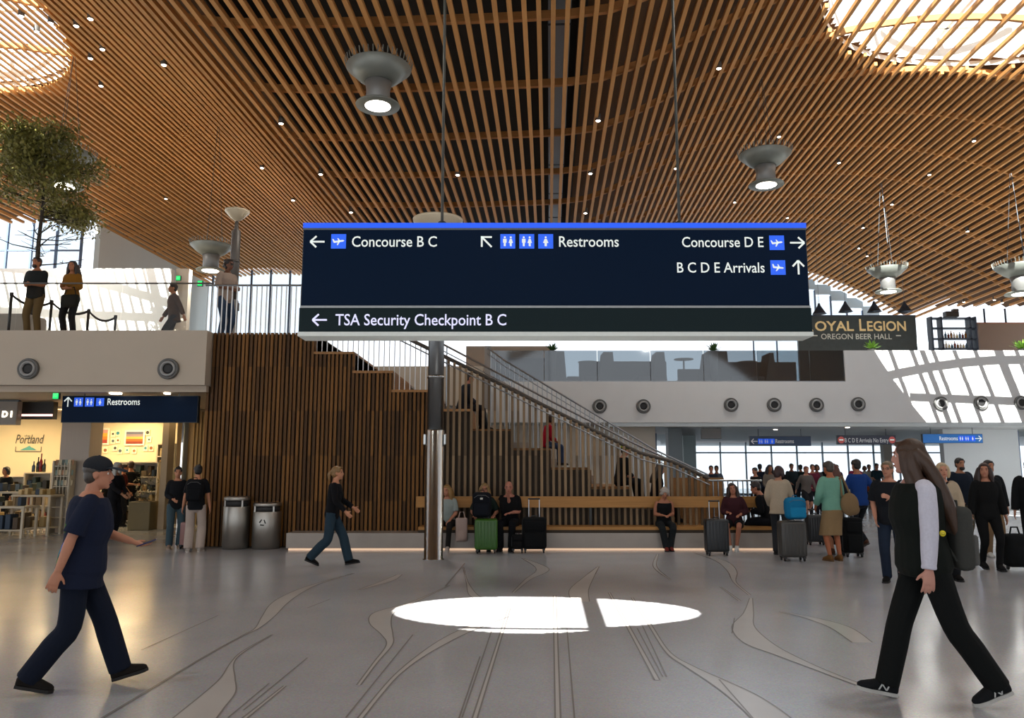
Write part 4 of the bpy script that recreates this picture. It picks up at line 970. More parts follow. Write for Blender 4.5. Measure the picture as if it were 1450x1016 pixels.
# stanchions with belts upstairs
ST = mat('stanchion_black', (.02, .02, .02), .4); prev = None
for u, vt, Y, l in ((17, 412, 16.6, 'nearest the picture edge'), (73, 430, 17.4, 'between the two standing people'), (125, 448, 18.4, 'right of the woman'), (163, 458, 19.2, 'farthest to the right')):
    p = at(u, vt, Y); t = thing('stanchion', 'black belt stanchion on upper level, ' + l, 'stanchion', (p.x, Y, UP), 0, 'belt stanchions on the upper level'); h = .98
    MB().lathe([(.17, 0), (.17, .015), (.05, .04), (.03, .06), (.03, h - .08), (.04, h - .08), (.04, h)], 16).build('post', ST, t, True)
    c = V((p.x, Y, UP + h - .05))
    if prev is not None:
        mb = MB(); rings = []
        for i in range(9):
            f = i / 8; q = (c - prev) * f; s_ = -.16 * 4 * f * (1 - f); q = prev + q + V((0, 0, s_)) - c; rings.append([q + V((0, -.004, h - .05 - .03)), q + V((0, .004, h - .05 - .03)), q + V((0, .004, h - .05 + .03)), q + V((0, -.004, h - .05 + .03))])
        mb.loft(rings).build('belt', mat('belt_black', (.02, .02, .022), .8), t)
    prev = c
a, b = pxbox(-20, 443, 40, 470, 18.5, .8); tag(MB().rbox(((a[0] + b[0]) / 2, 18.9, UP + (b[2] - UP) / 2), (b[0] - a[0], .8, b[2] - UP), .05).build('planter_box', mat('pot_stone', (.32, .28, .24), .7)), 'grey stone planter box under the indoor tree', 'planter')
# indoor tree
p = at(47, 466, 19.0); tree = thing('indoor_tree', 'tall indoor tree with olive green crown and bare lower branches', 'tree', (p.x, 18.9, at(0, 443, 18.5).z))
BARK = mat('bark', (.035, .028, .02), .9, bump=.3); rb = random.Random(5)
zt = at(45, 205, 19).z - UP - .38; mb = MB(); tr_ = [(0, 0, 0), (.03, 0, .9), (-.02, .05, 1.9), (.04, 0, zt * .55), (0, .02, zt * .8), (.03, 0, zt * .97)]
mb.tube(tr_, [.075, .06, .05, .038, .025, .01], 8); tips = []
for i in range(46):
    z = rb.uniform(1.1, zt * .93); q = rb.uniform(0, 6.28); L_ = (1.25 if z < zt * .75 else .8) * rb.uniform(.5, 1)
    d = V((math.cos(q), math.sin(q), rb.uniform(.05, .5))).normalized(); s0 = V((0, 0, z)); e = s0 + d * L_; mid = s0 + d * L_ * .5 + V((0, 0, rb.uniform(-.08, .1)))
    mb.tube([s0, mid, e], [.02, .013, .006], 5)
    for k in range(3):
        d2 = (d + V((rb.gauss(0, .5), rb.gauss(0, .5), rb.gauss(.1, .4)))).normalized(); c = s0 + d * L_ * rb.uniform(.4, .95); e2 = c + d2 * L_ * .45; mb.tube([c, e2], [.009, .004], 4)
        if z > zt * .46: tips += [e2, (c + e2) / 2, e]
mb.build('trunk', BARK, tree)
mb = MB()
for c in tips:
    for i in range(44):
        o_ = c + V((rb.gauss(0, .2), rb.gauss(0, .2), rb.gauss(0, .16))); q = rotz(rb.uniform(0, 6.3)) @ rotx(rb.uniform(-1.2, 1.2)); s_ = rb.uniform(.045, .085)
        mb.add([o_ + q @ V(k) * s_ for k in ((-.45, 0, 0), (0, -.8, .1), (.45, 0, 0), (0, .9, .15))], [(0, 1, 2, 3)])
tag(mb.build('foliage', mat('leaf_olive', (.17, .16, .03), .6, var=.3, scale=8), tree), None, kind='stuff')
# ================================================================== PEOPLE
def ik(a, t, l1, l2, hint):
    d = t - a; L_ = d.length
    if L_ > (l1 + l2) * .999: t = a + d * ((l1 + l2) * .999 / L_); d = t - a; L_ = d.length
    x = (l1 * l1 - l2 * l2 + L_ * L_) / (2 * L_); h = math.sqrt(max(0, l1 * l1 - x * x)); n = d / L_
    hn = hint - n * hint.dot(n); hn.normalize()
    return a + n * x + hn * h, t
def tube_r(mb, P, R, n=10, sub=3, flat=1.0):
    """smooth tapered limb through points P with radii R"""
    Q, S = [], []
    for i in range(len(P) - 1):
        for j in range(sub):
            t = j / sub; p = [P[max(0, min(len(P) - 1, i + d))] for d in (-1, 0, 1, 2)]
            Q.append(0.5 * ((2 * p[1]) + (p[2] - p[0]) * t + (2 * p[0] - 5 * p[1] + 4 * p[2] - p[3]) * t * t + (3 * p[1] - p[0] - 3 * p[2] + p[3]) * t ** 3)); S.append(R[i] + (R[i + 1] - R[i]) * t)
    Q.append(P[-1]); S.append(R[-1]); mb.tube(Q, S, n, True, flat)
def sect(c, rx, ry, X, Yv, n=18, e=2.3):
    out = []
    for k in range(n):
        t = 2 * math.pi * k / n; a, b = math.cos(t), math.sin(t)
        out.append(c + X * (rx * math.copysign(abs(a) ** (2 / e), a)) + Yv * (ry * math.copysign(abs(b) ** (2 / e), b)))
    return out
def person(loc, rz, H, label, pose, wear, skinc='b98868', vox=.02, fem=False, build=1.0, base=0.0, group=None, rel=None):
    s = H / 1.75; g = lambda *p: V(p) * s
    s0 = s
    root = thing('person', label, 'person', (loc[0], loc[1], base), rz, group)
    near = vox < .012
    it = 3 if near else 2
    off = .010 if near else .011
    shw = (.158 if fem else .186); hipw = .10 if fem else .095; bw = build
    pel = V(pose.get('pel', (0, 0, .93))) * s; lean = math.radians(pose.get('lean', 3)); tw = math.radians(pose.get('twist', 0))
    up = V((0, math.sin(lean), math.cos(lean))); fw = V((0, math.cos(lean), -math.sin(lean))); rt = V((1, 0, 0))
    rtS = V((math.cos(tw), math.sin(tw) * math.cos(lean), -math.sin(tw) * math.sin(lean))); fwS = up.cross(rtS)
    neck = pel + up * .545 * s
    # ---- joints
    feet = pose.get('feet', ((-.10, -.01, .085, 0, 8), (.10, .02, .085, 0, -8)))
    legs = []
    for k, sg_ in enumerate((-1, 1)):
        hip = pel + rt * sg_ * hipw * s - up * .02 * s; f = feet[k]; an = g(f[0], f[1], f[2])
        kn, an = ik(hip, an, .425 * s, .425 * s, V((sg_ * .08 + pose.get('knee', (0, 0))[k], 1, .1))); legs.append((hip, kn, an, f[3], f[4]))
    hands = pose.get('hands', ((-.27, .06, .82), (.27, .04, .82)))
    arms = []
    for k, sg_ in enumerate((-1, 1)):
        sh = pel + up * .492 * s + rtS * sg_ * shw * s; w = g(*hands[k]); el, w = ik(sh, w, .285 * s, .255 * s, V((sg_ * .5, -.8, -.5)) if len(pose.get('elb', ())) == 0 else V(pose['elb'][k])); arms.append((sh, el, w))
    # ---- body
    mb = MB(); c_ = .86
    def torso(m, o, z0=-.10, z1=.52, fat=1.0):
        T = [(-.10, .14, .10), (-.04, .165 if fem else .158, .118), (.06, .155 if fem else .152, .112), (.16, .128 if fem else .145, .10), (.28, .15 if fem else .165, .115), (.38, .16 if fem else .178, .118), (.465, .15 if fem else .172, .102), (.515, .102 if fem else .115, .08), (.55, .064, .062)]
        R_ = []
        for z, a, b in T:
            if z < z0 - .001 or z > z1 + .001: continue
            w = max(0, min(1, (z - .05) / .3)); X_ = rt.lerp(rtS, w).normalized(); Y_ = fw.lerp(fwS, w).normalized(); bl = bw * fat * (1.0 if z > .35 else 1 + (bw - 1) * .5)
            R_.append(sect(pel + up * z * s + Y_ * (.012 * s if .2 < z < .45 else 0) + Y_ * max(0, bw - 1) * .10 * s * (1 if z < .3 else 0), a * s * bl + o, b * s * bl * (1 + (bw - 1) * .6) + o, X_, Y_))
        m.loft(R_)
    torso(mb, -.004, -.10, .55, .97)
    hy, hp, hr = [math.radians(q) for q in pose.get('head', (0, 0, 0))]
    HM = (rotz(hy) @ rotx(hp) @ roty(hr)); hc = neck + up * .035 * s + HM @ g(0, .025, .115)
    tube_r(mb, [neck - up * .05 * s, neck + up * .03 * s, hc - HM @ g(0, .005, .05)], [.062 * s, .054 * s, .05 * s], 12)
    mb.ell(hc + HM @ g(0, -.008, .022), (.074 * s, .094 * s, .096 * s), 20, 14, HM)
    mb.ell(hc + HM @ g(0, .028, -.045), (.058 * s, .064 * s, .075 * s), 18, 12, HM)
    mb.ell(hc + HM @ g(0, .070, -.095), (.026 * s, .022 * s, .020 * s), 10, 8, HM)
    tube_r(mb, [hc + HM @ g(0, .083, .018), hc + HM @ g(0, .102, -.022), hc + HM @ g(0, .088, -.035)], [.010 * s, .015 * s, .012 * s], 8)
    for q in (-1, 1):
        mb.ell(hc + HM @ g(q * .076, -.008, -.012), (.010 * s, .020 * s, .032 * s), 10, 8, HM)
        mb.ell(hc + HM @ g(q * .030, .082, .030), (.024 * s, .010 * s, .009 * s), 8, 6, HM)
    mb.ell(hc + HM @ g(0, .088, -.062), (.024 * s, .010 * s, .012 * s), 10, 6, HM)
    for k, (hip, kn, an, fp, fy) in enumerate(legs):
        tube_r(mb, [hip, hip.lerp(kn, .35), kn, kn.lerp(an, .3), kn.lerp(an, .7), an], [.082 * s * c_, .078 * s * c_, .056 * s * .95, .056 * s * .95, .042 * s, .035 * s], 10)
        FM = rotz(math.radians(fy)) @ rotx(math.radians(fp)); tube_r(mb, [an, an + FM @ g(0, .05, -.04), an + FM @ g(0, .14, -.055)], [.034 * s, .034 * s, .02 * s], 8)
    for k, (sh, el, w) in enumerate(arms):
        tube_r(mb, [sh - rtS * (-1, 1)[k] * .03 * s - up * .018 * s, sh.lerp(el, .3), el, el.lerp(w, .3), w], [.050 * s, .047 * s, .038 * s, .040 * s, .027 * s], 10)
        # hand: palm, four curled fingers, thumb
        sg_ = (-1, 1)[k]; d = (w - el).normalized(); pn = V((-sg_, 0.0, 0.0)); q = pose.get('palm', {}).get(k)
        if q: pn = V(q)
        pn = (pn - d * pn.dot(d)).normalized(); wd = d.cross(pn) * (1 if d.cross(pn).dot(V((0, 1, .3))) > 0 else -1)
        curl = pose.get('curl', .45)
        rings = []
        for f, hw_, ht in ((0, .026, .020), (.035, .036, .018), (.075, .041, .016), (.095, .040, .013)): rings.append(sect(w + d * f * s, hw_ * s, ht * s, wd, pn, 12))
        mb.loft(rings)
        for j in range(4):
            b0 = w + d * .088 * s + wd * (.030 - .0205 * j) * s; ln = (.072, .08, .075, .058)[j] * s; r_ = (.0095, .0098, .0092, .0082)[j] * s
            d1 = (d + pn * curl * .6 + wd * (.10 - .07 * j)).normalized(); d2 = (d1 + pn * curl).normalized(); d3 = (d2 + pn * curl).normalized()
            p1 = b0 + d1 * ln * .45; p2 = p1 + d2 * ln * .32; p3 = p2 + d3 * ln * .24
            mb.tube([b0 - d * .02 * s, b0, p1, p2, p3], [r_, r_ * 1.05, r_, r_ * .9, r_ * .7], 7)
        t0 = w + d * .025 * s + wd * .026 * s; td = (d * .7 + wd * .75 + pn * .35).normalized(); t1 = t0 + td * .042 * s; t2 = t1 + (td + d * .5).normalized() * .032 * s
        mb.tube([t0 - td * .015 * s, t0, t1, t2], [.014 * s, .0135 * s, .011 * s, .0075 * s], 7)
    remesh(mb, 'body', skin(skinc), root, vox if not near else .0065, it)
    # ---- face
    for q in (-1, 1):
        e = MB().ell(hc + HM @ g(q * .031, .071, .008), (.0125 * s, .008 * s, .0095 * s), 10, 8, HM).build('eye', plastic('e8e2da' if near else '4a3a30', .4), root, True)
        MB().ell(hc + HM @ g(q * .031, .0783, .008), (.0058 * s, .0025 * s, .0062 * s), 8, 6, HM).build('iris', plastic('2a1c14', .2), e, True)
        MB().tube([hc + HM @ g(q * .018, .089, .030), hc + HM @ g(q * .034, .087, .034), hc + HM @ g(q * .050, .074, .028)], .0045 * s, 6).build('eyebrow', hairm(wear.get('hairc', '2a2018')), root, True)
    MB().tube([hc + HM @ g(-.022, .090, -.060), hc + HM @ g(0, .099, -.058), hc + HM @ g(.022, .090, -.060)], [.004 * s, .0065 * s, .004 * s], 6).build('lips', skin('8f4a40'), root, True)
    # ---- clothes
    sh_ = wear.get('top', ('3a3a3a', .5, -.06))
    tc, sl, hem = sh_[:3]; loose = sh_[3] if len(sh_) > 3 else 0.0
    mb = MB(); o = off + loose
    torso(mb, o, -.10, .52 if not wear.get('low') else .47)
    if hem < -.1:
        w0 = bw * (1 + (bw - 1) * .5); mb.loft([sect(pel + up * -.06 * s, .158 * s * w0 + o, .118 * s * w0 + o, rt, fw), sect(pel + up * hem * s + fw * .0, .165 * s * w0 + o * 1.6, .125 * s * w0 + o * 1.6, rt, fw)])
    for k, (sh, el, w) in enumerate(arms):
        sg_ = (-1, 1)[k]; a0 = sh - rtS * sg_ * .06 * s - up * .015 * s; shd = sh - rtS * sg_ * .012 * s - up * .022 * s
        if sl <= 0: continue
        cuff = sl < .9
        if sl <= .5: P = [a0, shd, sh.lerp(el, sl * 2 * .5), sh.lerp(el, sl * 2)]; R_ = [.044, .046, .050, .056]
        else: f = (sl - .5) * 2; P = [a0, shd, sh.lerp(el, .5), el, el.lerp(w, f * .5), el.lerp(w, f)]; R_ = [.042, .045, .045, .041, .039, .032 if f > .8 else .038]
        tube_r(mb, P, [q * s + o for q in R_], 12)
    ts = remesh(mb, wear.get('top_name', 'shirt'), cloth(tc) if isinstance(tc, str) else tc, root, vox * (.8 if not near else 1.0), it)
    if 'sleeve' in wear:                       # shirt sleeves of another colour under a vest
        mb = MB()
        for k, (sh, el, w) in enumerate(arms):
            tube_r(mb, [sh - rtS * (-1, 1)[k] * .06 * s - up * .015 * s, sh - rtS * (-1, 1)[k] * .008 * s - up * .02 * s, sh.lerp(el, .5), el, el.lerp(w, .5), el.lerp(w, .97)], [q * s + off for q in (.048, .056, .056, .048, .044, .034)], 12)
            tube_r(mb, [el.lerp(w, .93), el.lerp(w, 1.0)], [.040 * s + off, .036 * s + off], 12)
        remesh(mb, 'sleeves', cloth(wear['sleeve']), root, vox, it)
    if 'vest' in wear:
        mb = MB(); torso(mb, o + .016, -.10, .52); remesh(mb, 'vest', cloth(wear['vest']), root, vox, it)
    bt = wear.get('bottom', ('pants', '22252a'))
    kind, bc = bt[0], bt[1]; fl = bt[2] if len(bt) > 2 else 1.0
    mb = MB()
    torso(mb, off * .6, -.10, .16 if kind != 'skirt' else .10)
    if kind in ('pants', 'shorts'):
        for hip, kn, an, fp, fy in legs:
            if kind == 'pants':
                P = [hip + up * .02 * s, hip.lerp(kn, .3), kn, kn.lerp(an, .4), an + (an - kn).normalized() * .02 * s]; R_ = [.092, .088, .070 * (.5 + .5 * fl), .064 * fl, .060 * fl]
            else: P = [hip + up * .02 * s, hip.lerp(kn, .4), hip.lerp(kn, .85)]; R_ = [.092, .090, .086]
            tube_r(mb, P, [q * s * (1 + (bw - 1) * .5) + off * .3 for q in R_], 14)
        mb.ell(pel - up * .09 * s, (.10 * s, .085 * s, .06 * s), 12, 8)
    else:
        zb = fl; m0 = (legs[0][1] + legs[1][1]) / 2
        mb.loft([sect(pel + up * .05 * s, .155 * s + off, .115 * s + off, rt, fw), sect(pel - up * .06 * s, .172 * s + off, .13 * s + off, rt, fw), sect(pel.lerp(m0, .55), .185 * s, .145 * s, rt, fw), sect(pel.lerp(m0, zb), .20 * s, .16 * s, rt, fw)])
    remesh(mb, {'pants': 'trousers', 'shorts': 'shorts', 'skirt': 'skirt'}[kind], cloth(bc), root, vox * (.85 if not near else 1.0), it)
    # ---- shoes
    shc, soc = wear.get('shoe', ('1c1c1c', '121212'))
    for k, (hip, kn, an, fp, fy) in enumerate(legs):
        FM = rotz(math.radians(fy)) @ rotx(math.radians(fp)); mb = MB()
        A = lambda x, y, z: an + FM @ g(x, y, z)
        X_ = FM @ V((1, 0, 0)); Z_ = FM @ V((0, 0, 1))
        mb.loft([sect(A(0, -.072, -.035), .022 * s, .030 * s, X_, Z_, 12), sect(A(0, -.06, -.03), .036 * s, .042 * s, X_, Z_, 12), sect(A(0, -.01, -.020), .041 * s, .052 * s, X_, Z_, 12), sect(A(0, .05, -.030), .044 * s, .045 * s, X_, Z_, 12), sect(A(0, .11, -.043), .049 * s, .034 * s, X_, Z_, 12), sect(A(0, .165, -.052), .040 * s, .024 * s, X_, Z_, 12), sect(A(0, .188, -.056), .018 * s, .014 * s, X_, Z_, 12)])
        tube_r(mb, [an + (kn - an).normalized() * .03 * s, A(0, .0, -.03)], [.044 * s, .046 * s], 12)
        sho = remesh(mb, 'shoe', cloth(shc), root, .007 if near else .014, 2)
        mb = MB(); pr = [(-.025, -.07), (-.036, -.02), (-.036, .05), (-.049, .11), (-.042, .165), (-.015, .192), (.015, .192), (.042, .165), (.049, .11), (.036, .05), (.036, -.02), (.025, -.07)]
        mb.prism(pr, -.085, -.062, lambda a, b, d: A(a, b, d)); mb.build('sole', plastic(soc, .7), sho)
        if wear.get('trainer'):
            for q in (-1, 1):
                xx = q * .052; fl_ = (lambda t_: t_) if q > 0 else (lambda t_: .062 - t_)
                mb = MB()
                for a0, b0, a1, b1 in ((.0, -.052, .018, -.012), (.018, -.012, .048, -.050), (.048, -.050, .062, -.014)):
                    P0, P1 = A(xx, fl_(a0), b0), A(xx, fl_(a1), b1); e = FM @ g(0, .011, 0); mb.add([P0 - e * .5, P0 + e * .5, P1 + e * .5, P1 - e * .5], [(0, 1, 2, 3)])
                mb.build('shoe_emblem', plastic('b8bab8', .5), sho)
            mb = MB()
            for j in range(4): mb.tube([A(-.024, .03 + .022 * j, .012 - .012 * j), A(0, .034 + .022 * j, .018 - .012 * j), A(.024, .03 + .022 * j, .012 - .012 * j)], .004 * s, 5)
            mb.tube([A(0, .035, .022), A(.04, -.01, .03), A(.07, -.03, .012)], .0025, 5); tag(mb.build('laces', plastic('2a2a2a', .7), sho), None, kind='stuff')
    # ---- hair and headwear
    hs, hcv = wear.get('hair', 'short'), wear.get('hairc', '2a2018'); HMt = hairm(hcv); hv = vox * .8 if not near else .007
    mb = MB()
    if hs != 'bald':
        mb.ell(hc + HM @ g(0, -.022, .036), (.084 * s, .096 * s, (.092 if 'cap' not in wear else .075) * s), 18, 12, HM)
        mb.ell(hc + HM @ g(0, -.045, -.02), (.076 * s, .060 * s, .070 * s), 14, 10, HM)
        for q in (-1, 1) if 'cap' not in wear else (): mb.ell(hc + HM @ g(q * .062, .018, .045), (.022 * s, .045 * s, .040 * s), 10, 8, HM)
        if 'cap' not in wear: mb.ell(hc + HM @ g(0, .045, .088), (.055 * s, .040 * s, .022 * s), 12, 8, HM)
        ln = wear.get('len', .25) * s
        if hs == 'long':
            bk = -fwS
            for q in (-1, -.75, -.5, -.25, 0, .25, .5, .75, 1):
                a0 = hc + HM @ g(q * .07, -.05 - .03 * (1 - abs(q)), .03); a1 = neck + rtS * q * .09 * s + bk * (.085 + .03 * (1 - abs(q))) * s; a2 = neck + rtS * q * .10 * s + bk * (.125 if ln < .35 * s else .20) * s - up * ln
                tube_r(mb, [a0, a1 + up * .03 * s, a1.lerp(a2, .45) + bk * .015 * s, a2], [.04 * s, .046 * s, (.04 if not near else .052) * s, .02 * s], 10)
            for q in (-1, 1):
                b0 = hc + HM @ g(q * .070, -.035, .03); b1 = hc + HM @ g(q * .088, -.04, -.09); b2 = neck + rtS * q * .12 * s - fwS * .06 * s - up * ln * .75
                tube_r(mb, [b0, b1, b2], [.042 * s, .05 * s, .022 * s], 8)
                a0 = hc + HM @ g(q * .068, .01, .04); a1 = hc + HM @ g(q * .085, .0, -.08); a2 = neck + rtS * q * .11 * s + fwS * .04 * s - up * ln * .5
                tube_r(mb, [a0, a1, a2], [.036 * s, .042 * s, .02 * s], 8)
        elif hs == 'bob':
            for q in (-1, 1): tube_r(mb, [hc + HM @ g(q * .066, -.005, .05), hc + HM @ g(q * .085, -.01, -.03), hc + HM @ g(q * .075, -.005, -.11)], [.034 * s, .036 * s, .02 * s], 8)
            tube_r(mb, [hc + HM @ g(0, -.06, .03), hc + HM @ g(0, -.075, -.05), hc + HM @ g(0, -.06, -.12)], [.06 * s, .06 * s, .045 * s], 12)
        elif hs == 'bun': mb.ell(hc + HM @ g(0, -.09, .09), (.045 * s,) * 3, 12, 8)
        elif hs == 'pony':
            tube_r(mb, [hc + HM @ g(0, -.10, .03), hc + HM @ g(0, -.15, -.03), hc + HM @ g(0, -.13, -.06) - V((0, 0, ln))], [.03 * s, .036 * s, .012 * s], 10)
        elif hs == 'curly':
            rr = random.Random(int(H * 1000))
            for q in range(26):
                d = V((rr.gauss(0, 1), rr.gauss(-.5, .8), rr.gauss(.3, .8))).normalized(); mb.ell(hc + HM @ (V((d.x * .085, d.y * .10 - .02, d.z * .10 + .01)) * s), (.036 * s,) * 3, 8, 6)
        remesh(mb, 'hair', HMt, root, hv, 5 if near else 2)
    if 'beard' in wear:
        mb = MB(); mb.ell(hc + HM @ g(0, .055, -.085), (.056 * s, .046 * s, .05 * s), 12, 8, HM)
        remesh(mb, 'beard', hairm(wear['beard']), root, hv, 2)
    if 'cap' in wear:
        mb = MB(); mb.ell(hc + HM @ g(0, -.012, .062), (.090 * s, .108 * s, .080 * s), 20, 12, HM)
        cp = remesh(mb, 'cap', cloth(wear['cap']), root, hv, 2)
        rings = []
        for f, wd_, dz in ((.070, .076, .052), (.13, .074, .050), (.175, .060, .040), (.208, .030, .030)): rings.append([hc + HM @ g(-wd_, f - .02, dz - .006), hc + HM @ g(-wd_ * .5, f, dz + .008), hc + HM @ g(wd_ * .5, f, dz + .008), hc + HM @ g(wd_, f - .02, dz - .006), hc + HM @ g(wd_ * .5, f, dz - .004), hc + HM @ g(-wd_ * .5, f, dz - .004)])
        MB().loft(rings).build('brim', cloth('30353c' if wear['cap'] == '23262b' else wear['cap']), cp, True); MB().ell(hc + HM @ g(0, -.012, .140), (.010 * s, .010 * s, .006 * s), 8, 6).build('cap_button', cloth(wear['cap']), cp, True)
    if 'glasses' in wear:
        mb = MB()
        for q in (-1, 1):
            c = hc + HM @ g(q * .033, .103, .008); mb.tube([c + HM @ g(.020 * math.cos(t * .785), 0, .016 * math.sin(t * .785)) for t in range(9)], .0025 * s, 5)
            mb.tube([hc + HM @ g(q * .054, .100, .012), hc + HM @ g(q * .080, -.01, .012)], .0025 * s, 5)
        mb.tube([hc + HM @ g(-.013, .105, .01), hc + HM @ g(.013, .105, .01)], .0025 * s, 5); mb.build('glasses', plastic('181818', .3), root)
    root['_n'] = 0; del root['_n']
    J = dict(root=root, hc=hc, HM=HM, neck=neck, pel=pel, up=up, fw=fwS, rt=rtS, arms=arms, legs=legs, s=s, body_rz=rz, loc=V((loc[0], loc[1], base)))
    return J
def to_world(J, p): return J['loc'] + rotz(J['body_rz']) @ p
# ---- carried things
def backpack(c, M, w, h, d, colr, label, name='backpack', straps=True, accent=None):
    t = thing(name, label, 'bag', c); t.rotation_euler = M.to_euler()
    m = cloth(colr)
    MB().rbox((0, 0, h / 2), (w, d, h), min(w, d) * .38, 3).build('main_compartment', m, t, True)
    MB().rbox((0, -d * .55, h * .32), (w * .78, d * .4, h * .48), d * .16, 3).build('front_pocket', cloth(accent or colr), t, True)
    MB().tube([(-w * .12, 0, h * .97), (-w * .1, 0, h * 1.08), (w * .1, 0, h * 1.08), (w * .12, 0, h * .97)], .008, 6).build('grab_loop', m, t)
    MB().tube([(-w * .4, -d * .5, h * .78), (-w * .2, -d * .53, h * .88), (w * .2, -d * .53, h * .88), (w * .4, -d * .5, h * .78)], .004, 5).build('zip', plastic('505050', .4), t)
    if straps:
        for q in (-1, 1): MB().tube([(q * w * .25, d * .45, h * .95), (q * w * .3, d * .45 + .08, h * .8), (q * w * .32, d * .45 + .07, h * .45), (q * w * .36, d * .45, h * .15)], .02, 6, flat=.5).build('shoulder_strap', m, t)
    return t
def suitcase(u, vb, w, h, d, colr, label, rz=0.0, handle=.35, soft=False, loc=None):
    p = ground(u, vb) if loc is None else V(loc)
    t = thing('suitcase', label, 'suitcase', (p.x, p.y + d / 2, 0), rz); m = plastic(colr, .4) if not soft else cloth(colr); b0 = .07
    MB().rbox((0, 0, b0 + (h - b0) / 2), (w, d, h - b0), min(w, d) * (.16 if not soft else .2), 3).build('shell', m, t, True)
    if not soft:
        for i in range(6): MB().rbox((-w * .36 + i * w * .144, -d / 2 - .002, b0 + (h - b0) / 2), (w * .05, .016, (h - b0) * .82), .006, 1).build('rib', m, t)
    else:
        MB().rbox((0, -d / 2 - .01, b0 + (h - b0) * .3), (w * .8, .06, (h - b0) * .46), .02, 2).build('front_pocket', m, t, True); MB().rbox((0, -d / 2 - .005, b0 + (h - b0) * .74), (w * .8, .04, (h - b0) * .28), .015, 2).build('upper_pocket', m, t, True)
    MB().tube([(-w / 2 - .001, 0, b0 + .05), (-w / 2 - .001, 0, h - .05)], .008, 5).build('side_seam', plastic('141414'), t)
    for a in (-1, 1):
        for b in (-1, 1):
            wh = MB().lathe([(.012, -.012), (.033, -.012), (.033, .012), (.012, .012)], 12, (a * w * .38, b * d * .34, .035), roty(math.pi / 2)).build('wheel', plastic('101010', .6), t, True); MB().box((a * w * .38, b * d * .34, .065), (.05, .05, .03)).build('wheel_fork', plastic('1a1a1a'), t)
    if handle:
        for q in (-1, 1): MB().tube([(q * w * .22, d * .36, h - .02), (q * w * .22, d * .36, h + handle)], .010, 8).build('handle_tube', metalm('b0b2b4', .3), t)
        MB().rbox((0, d * .36, h + handle), (w * .5, .035, .03), .012, 2).build('handle_grip', plastic('161616'), t)
    MB().tube([(-w * .14, 0, h - .01), (-w * .1, 0, h + .025), (w * .1, 0, h + .025), (w * .14, 0, h - .01)], .012, 6).build('carry_handle', plastic('161616'), t)
    return t
D = math.radians
def face(a): return D(a)     # 0 faces away (+Y), 180 faces the viewer, 90 faces left, -90 faces right
WALK = lambda st=.30, ph=1: {'pel': (0, 0, .905), 'lean': 4, 'feet': ((-.07, ph * st, .093 if ph > 0 else .15, 8 if ph > 0 else -22, 0), (.07, -ph * st, .15 if ph > 0 else .093, -22 if ph > 0 else 8, 0)), 'hands': ((-.25, -ph * .20, .87), (.25, ph * .22, .90))}
STAND = {}
PHONE = {'hands': ((-.10, .27, 1.10), (.08, .29, 1.12)), 'head': (0, -22, 0), 'palm': {0: (0, -.3, 1), 1: (0, -.3, 1)}}
def SIT(z=.45, fx=.10, kx=.42, hands=((-.12, .30, .64), (.12, .30, .64)), lean=6, head=(0, -8, 0), **k):
    d = {'pel': (0, 0, z + .10), 'lean': lean, 'feet': ((-fx, kx, .085, 0, 4), (fx, kx + .05, .085, 0, -4)), 'hands': hands, 'head': head, 'palm': {0: (0, 0, -1), 1: (0, 0, -1)}}
    d.update(k); return d
# ---- foreground man walking right
g1 = ground(87, 981)
p1 = {'pel': (0, 0, .915), 'lean': 5, 'feet': ((-.08, .32, .10, 14, 4), (.08, -.27, .124, -12, -4)), 'hands': ((-.20, .33, 1.06), (.27, -.13, .80)), 'head': (0, -4, 0), 'curl': .5, 'palm': {0: (0, -.2, 1)}, 'twist': 8}
TEE = cloth('151c30')
nt = TEE.node_tree
man = person((g1.x, g1.y + .12), face(-71), 1.705, 'man in navy t-shirt, navy trousers and dark cap walking right with phone', p1, {'top': ('151c30', .46, -.16, .012), 'bottom': ('pants', '101726', 1.25), 'shoe': ('1c1816', '14110f'), 'hair': 'short', 'hairc': '3a332c', 'cap': '23262b'}, 'b07a60', .0085, build=1.13)
# printed graphic on the back of the tee, raised a few millimetres as a print
J = man
def back_print(J, cols, name):
    s = J['s']; rr = random.Random(3); root = [o for o in bpy.data.objects if o.parent == J['root'] and o.name.startswith('shirt')][0]
    for i in range(9):
        x = rr.uniform(.05, .19); z = rr.uniform(.26, .52); r = rr.uniform(.014, .032)
        PRINTS.append((J, root, x, z, r, cols[i % len(cols)]))
PRINTS = []
back_print(man, ('3a66b8', 'c8ccd0', '2a8a8a', '4a7a2a', '6a58b0'), 'print')
w = man['arms'][0][2]; f = man['arms'][0]; hp = to_world(man, w + (f[2] - f[1]).normalized() * .10)
ph = thing('phone', 'dark blue phone held in the capped man\'s forward hand', 'phone', hp + V((.02, -.0, .022)), face(-71)); ph.rotation_euler = (D(20), 0, face(-71))
MB().rbox((0, 0, 0), (.074, .15, .009), .004, 2).build('phone_body', plastic('182258', .3), ph); MB().bb((-.033, -.07, .0047), (.033, .07, .0055)).build('phone_screen', plastic('0a0c14', .1), ph)
MB().bb((-.03, .04, -.0062), (-.008, .062, -.0046)).build('camera_bump', plastic('0c1024', .3), ph)
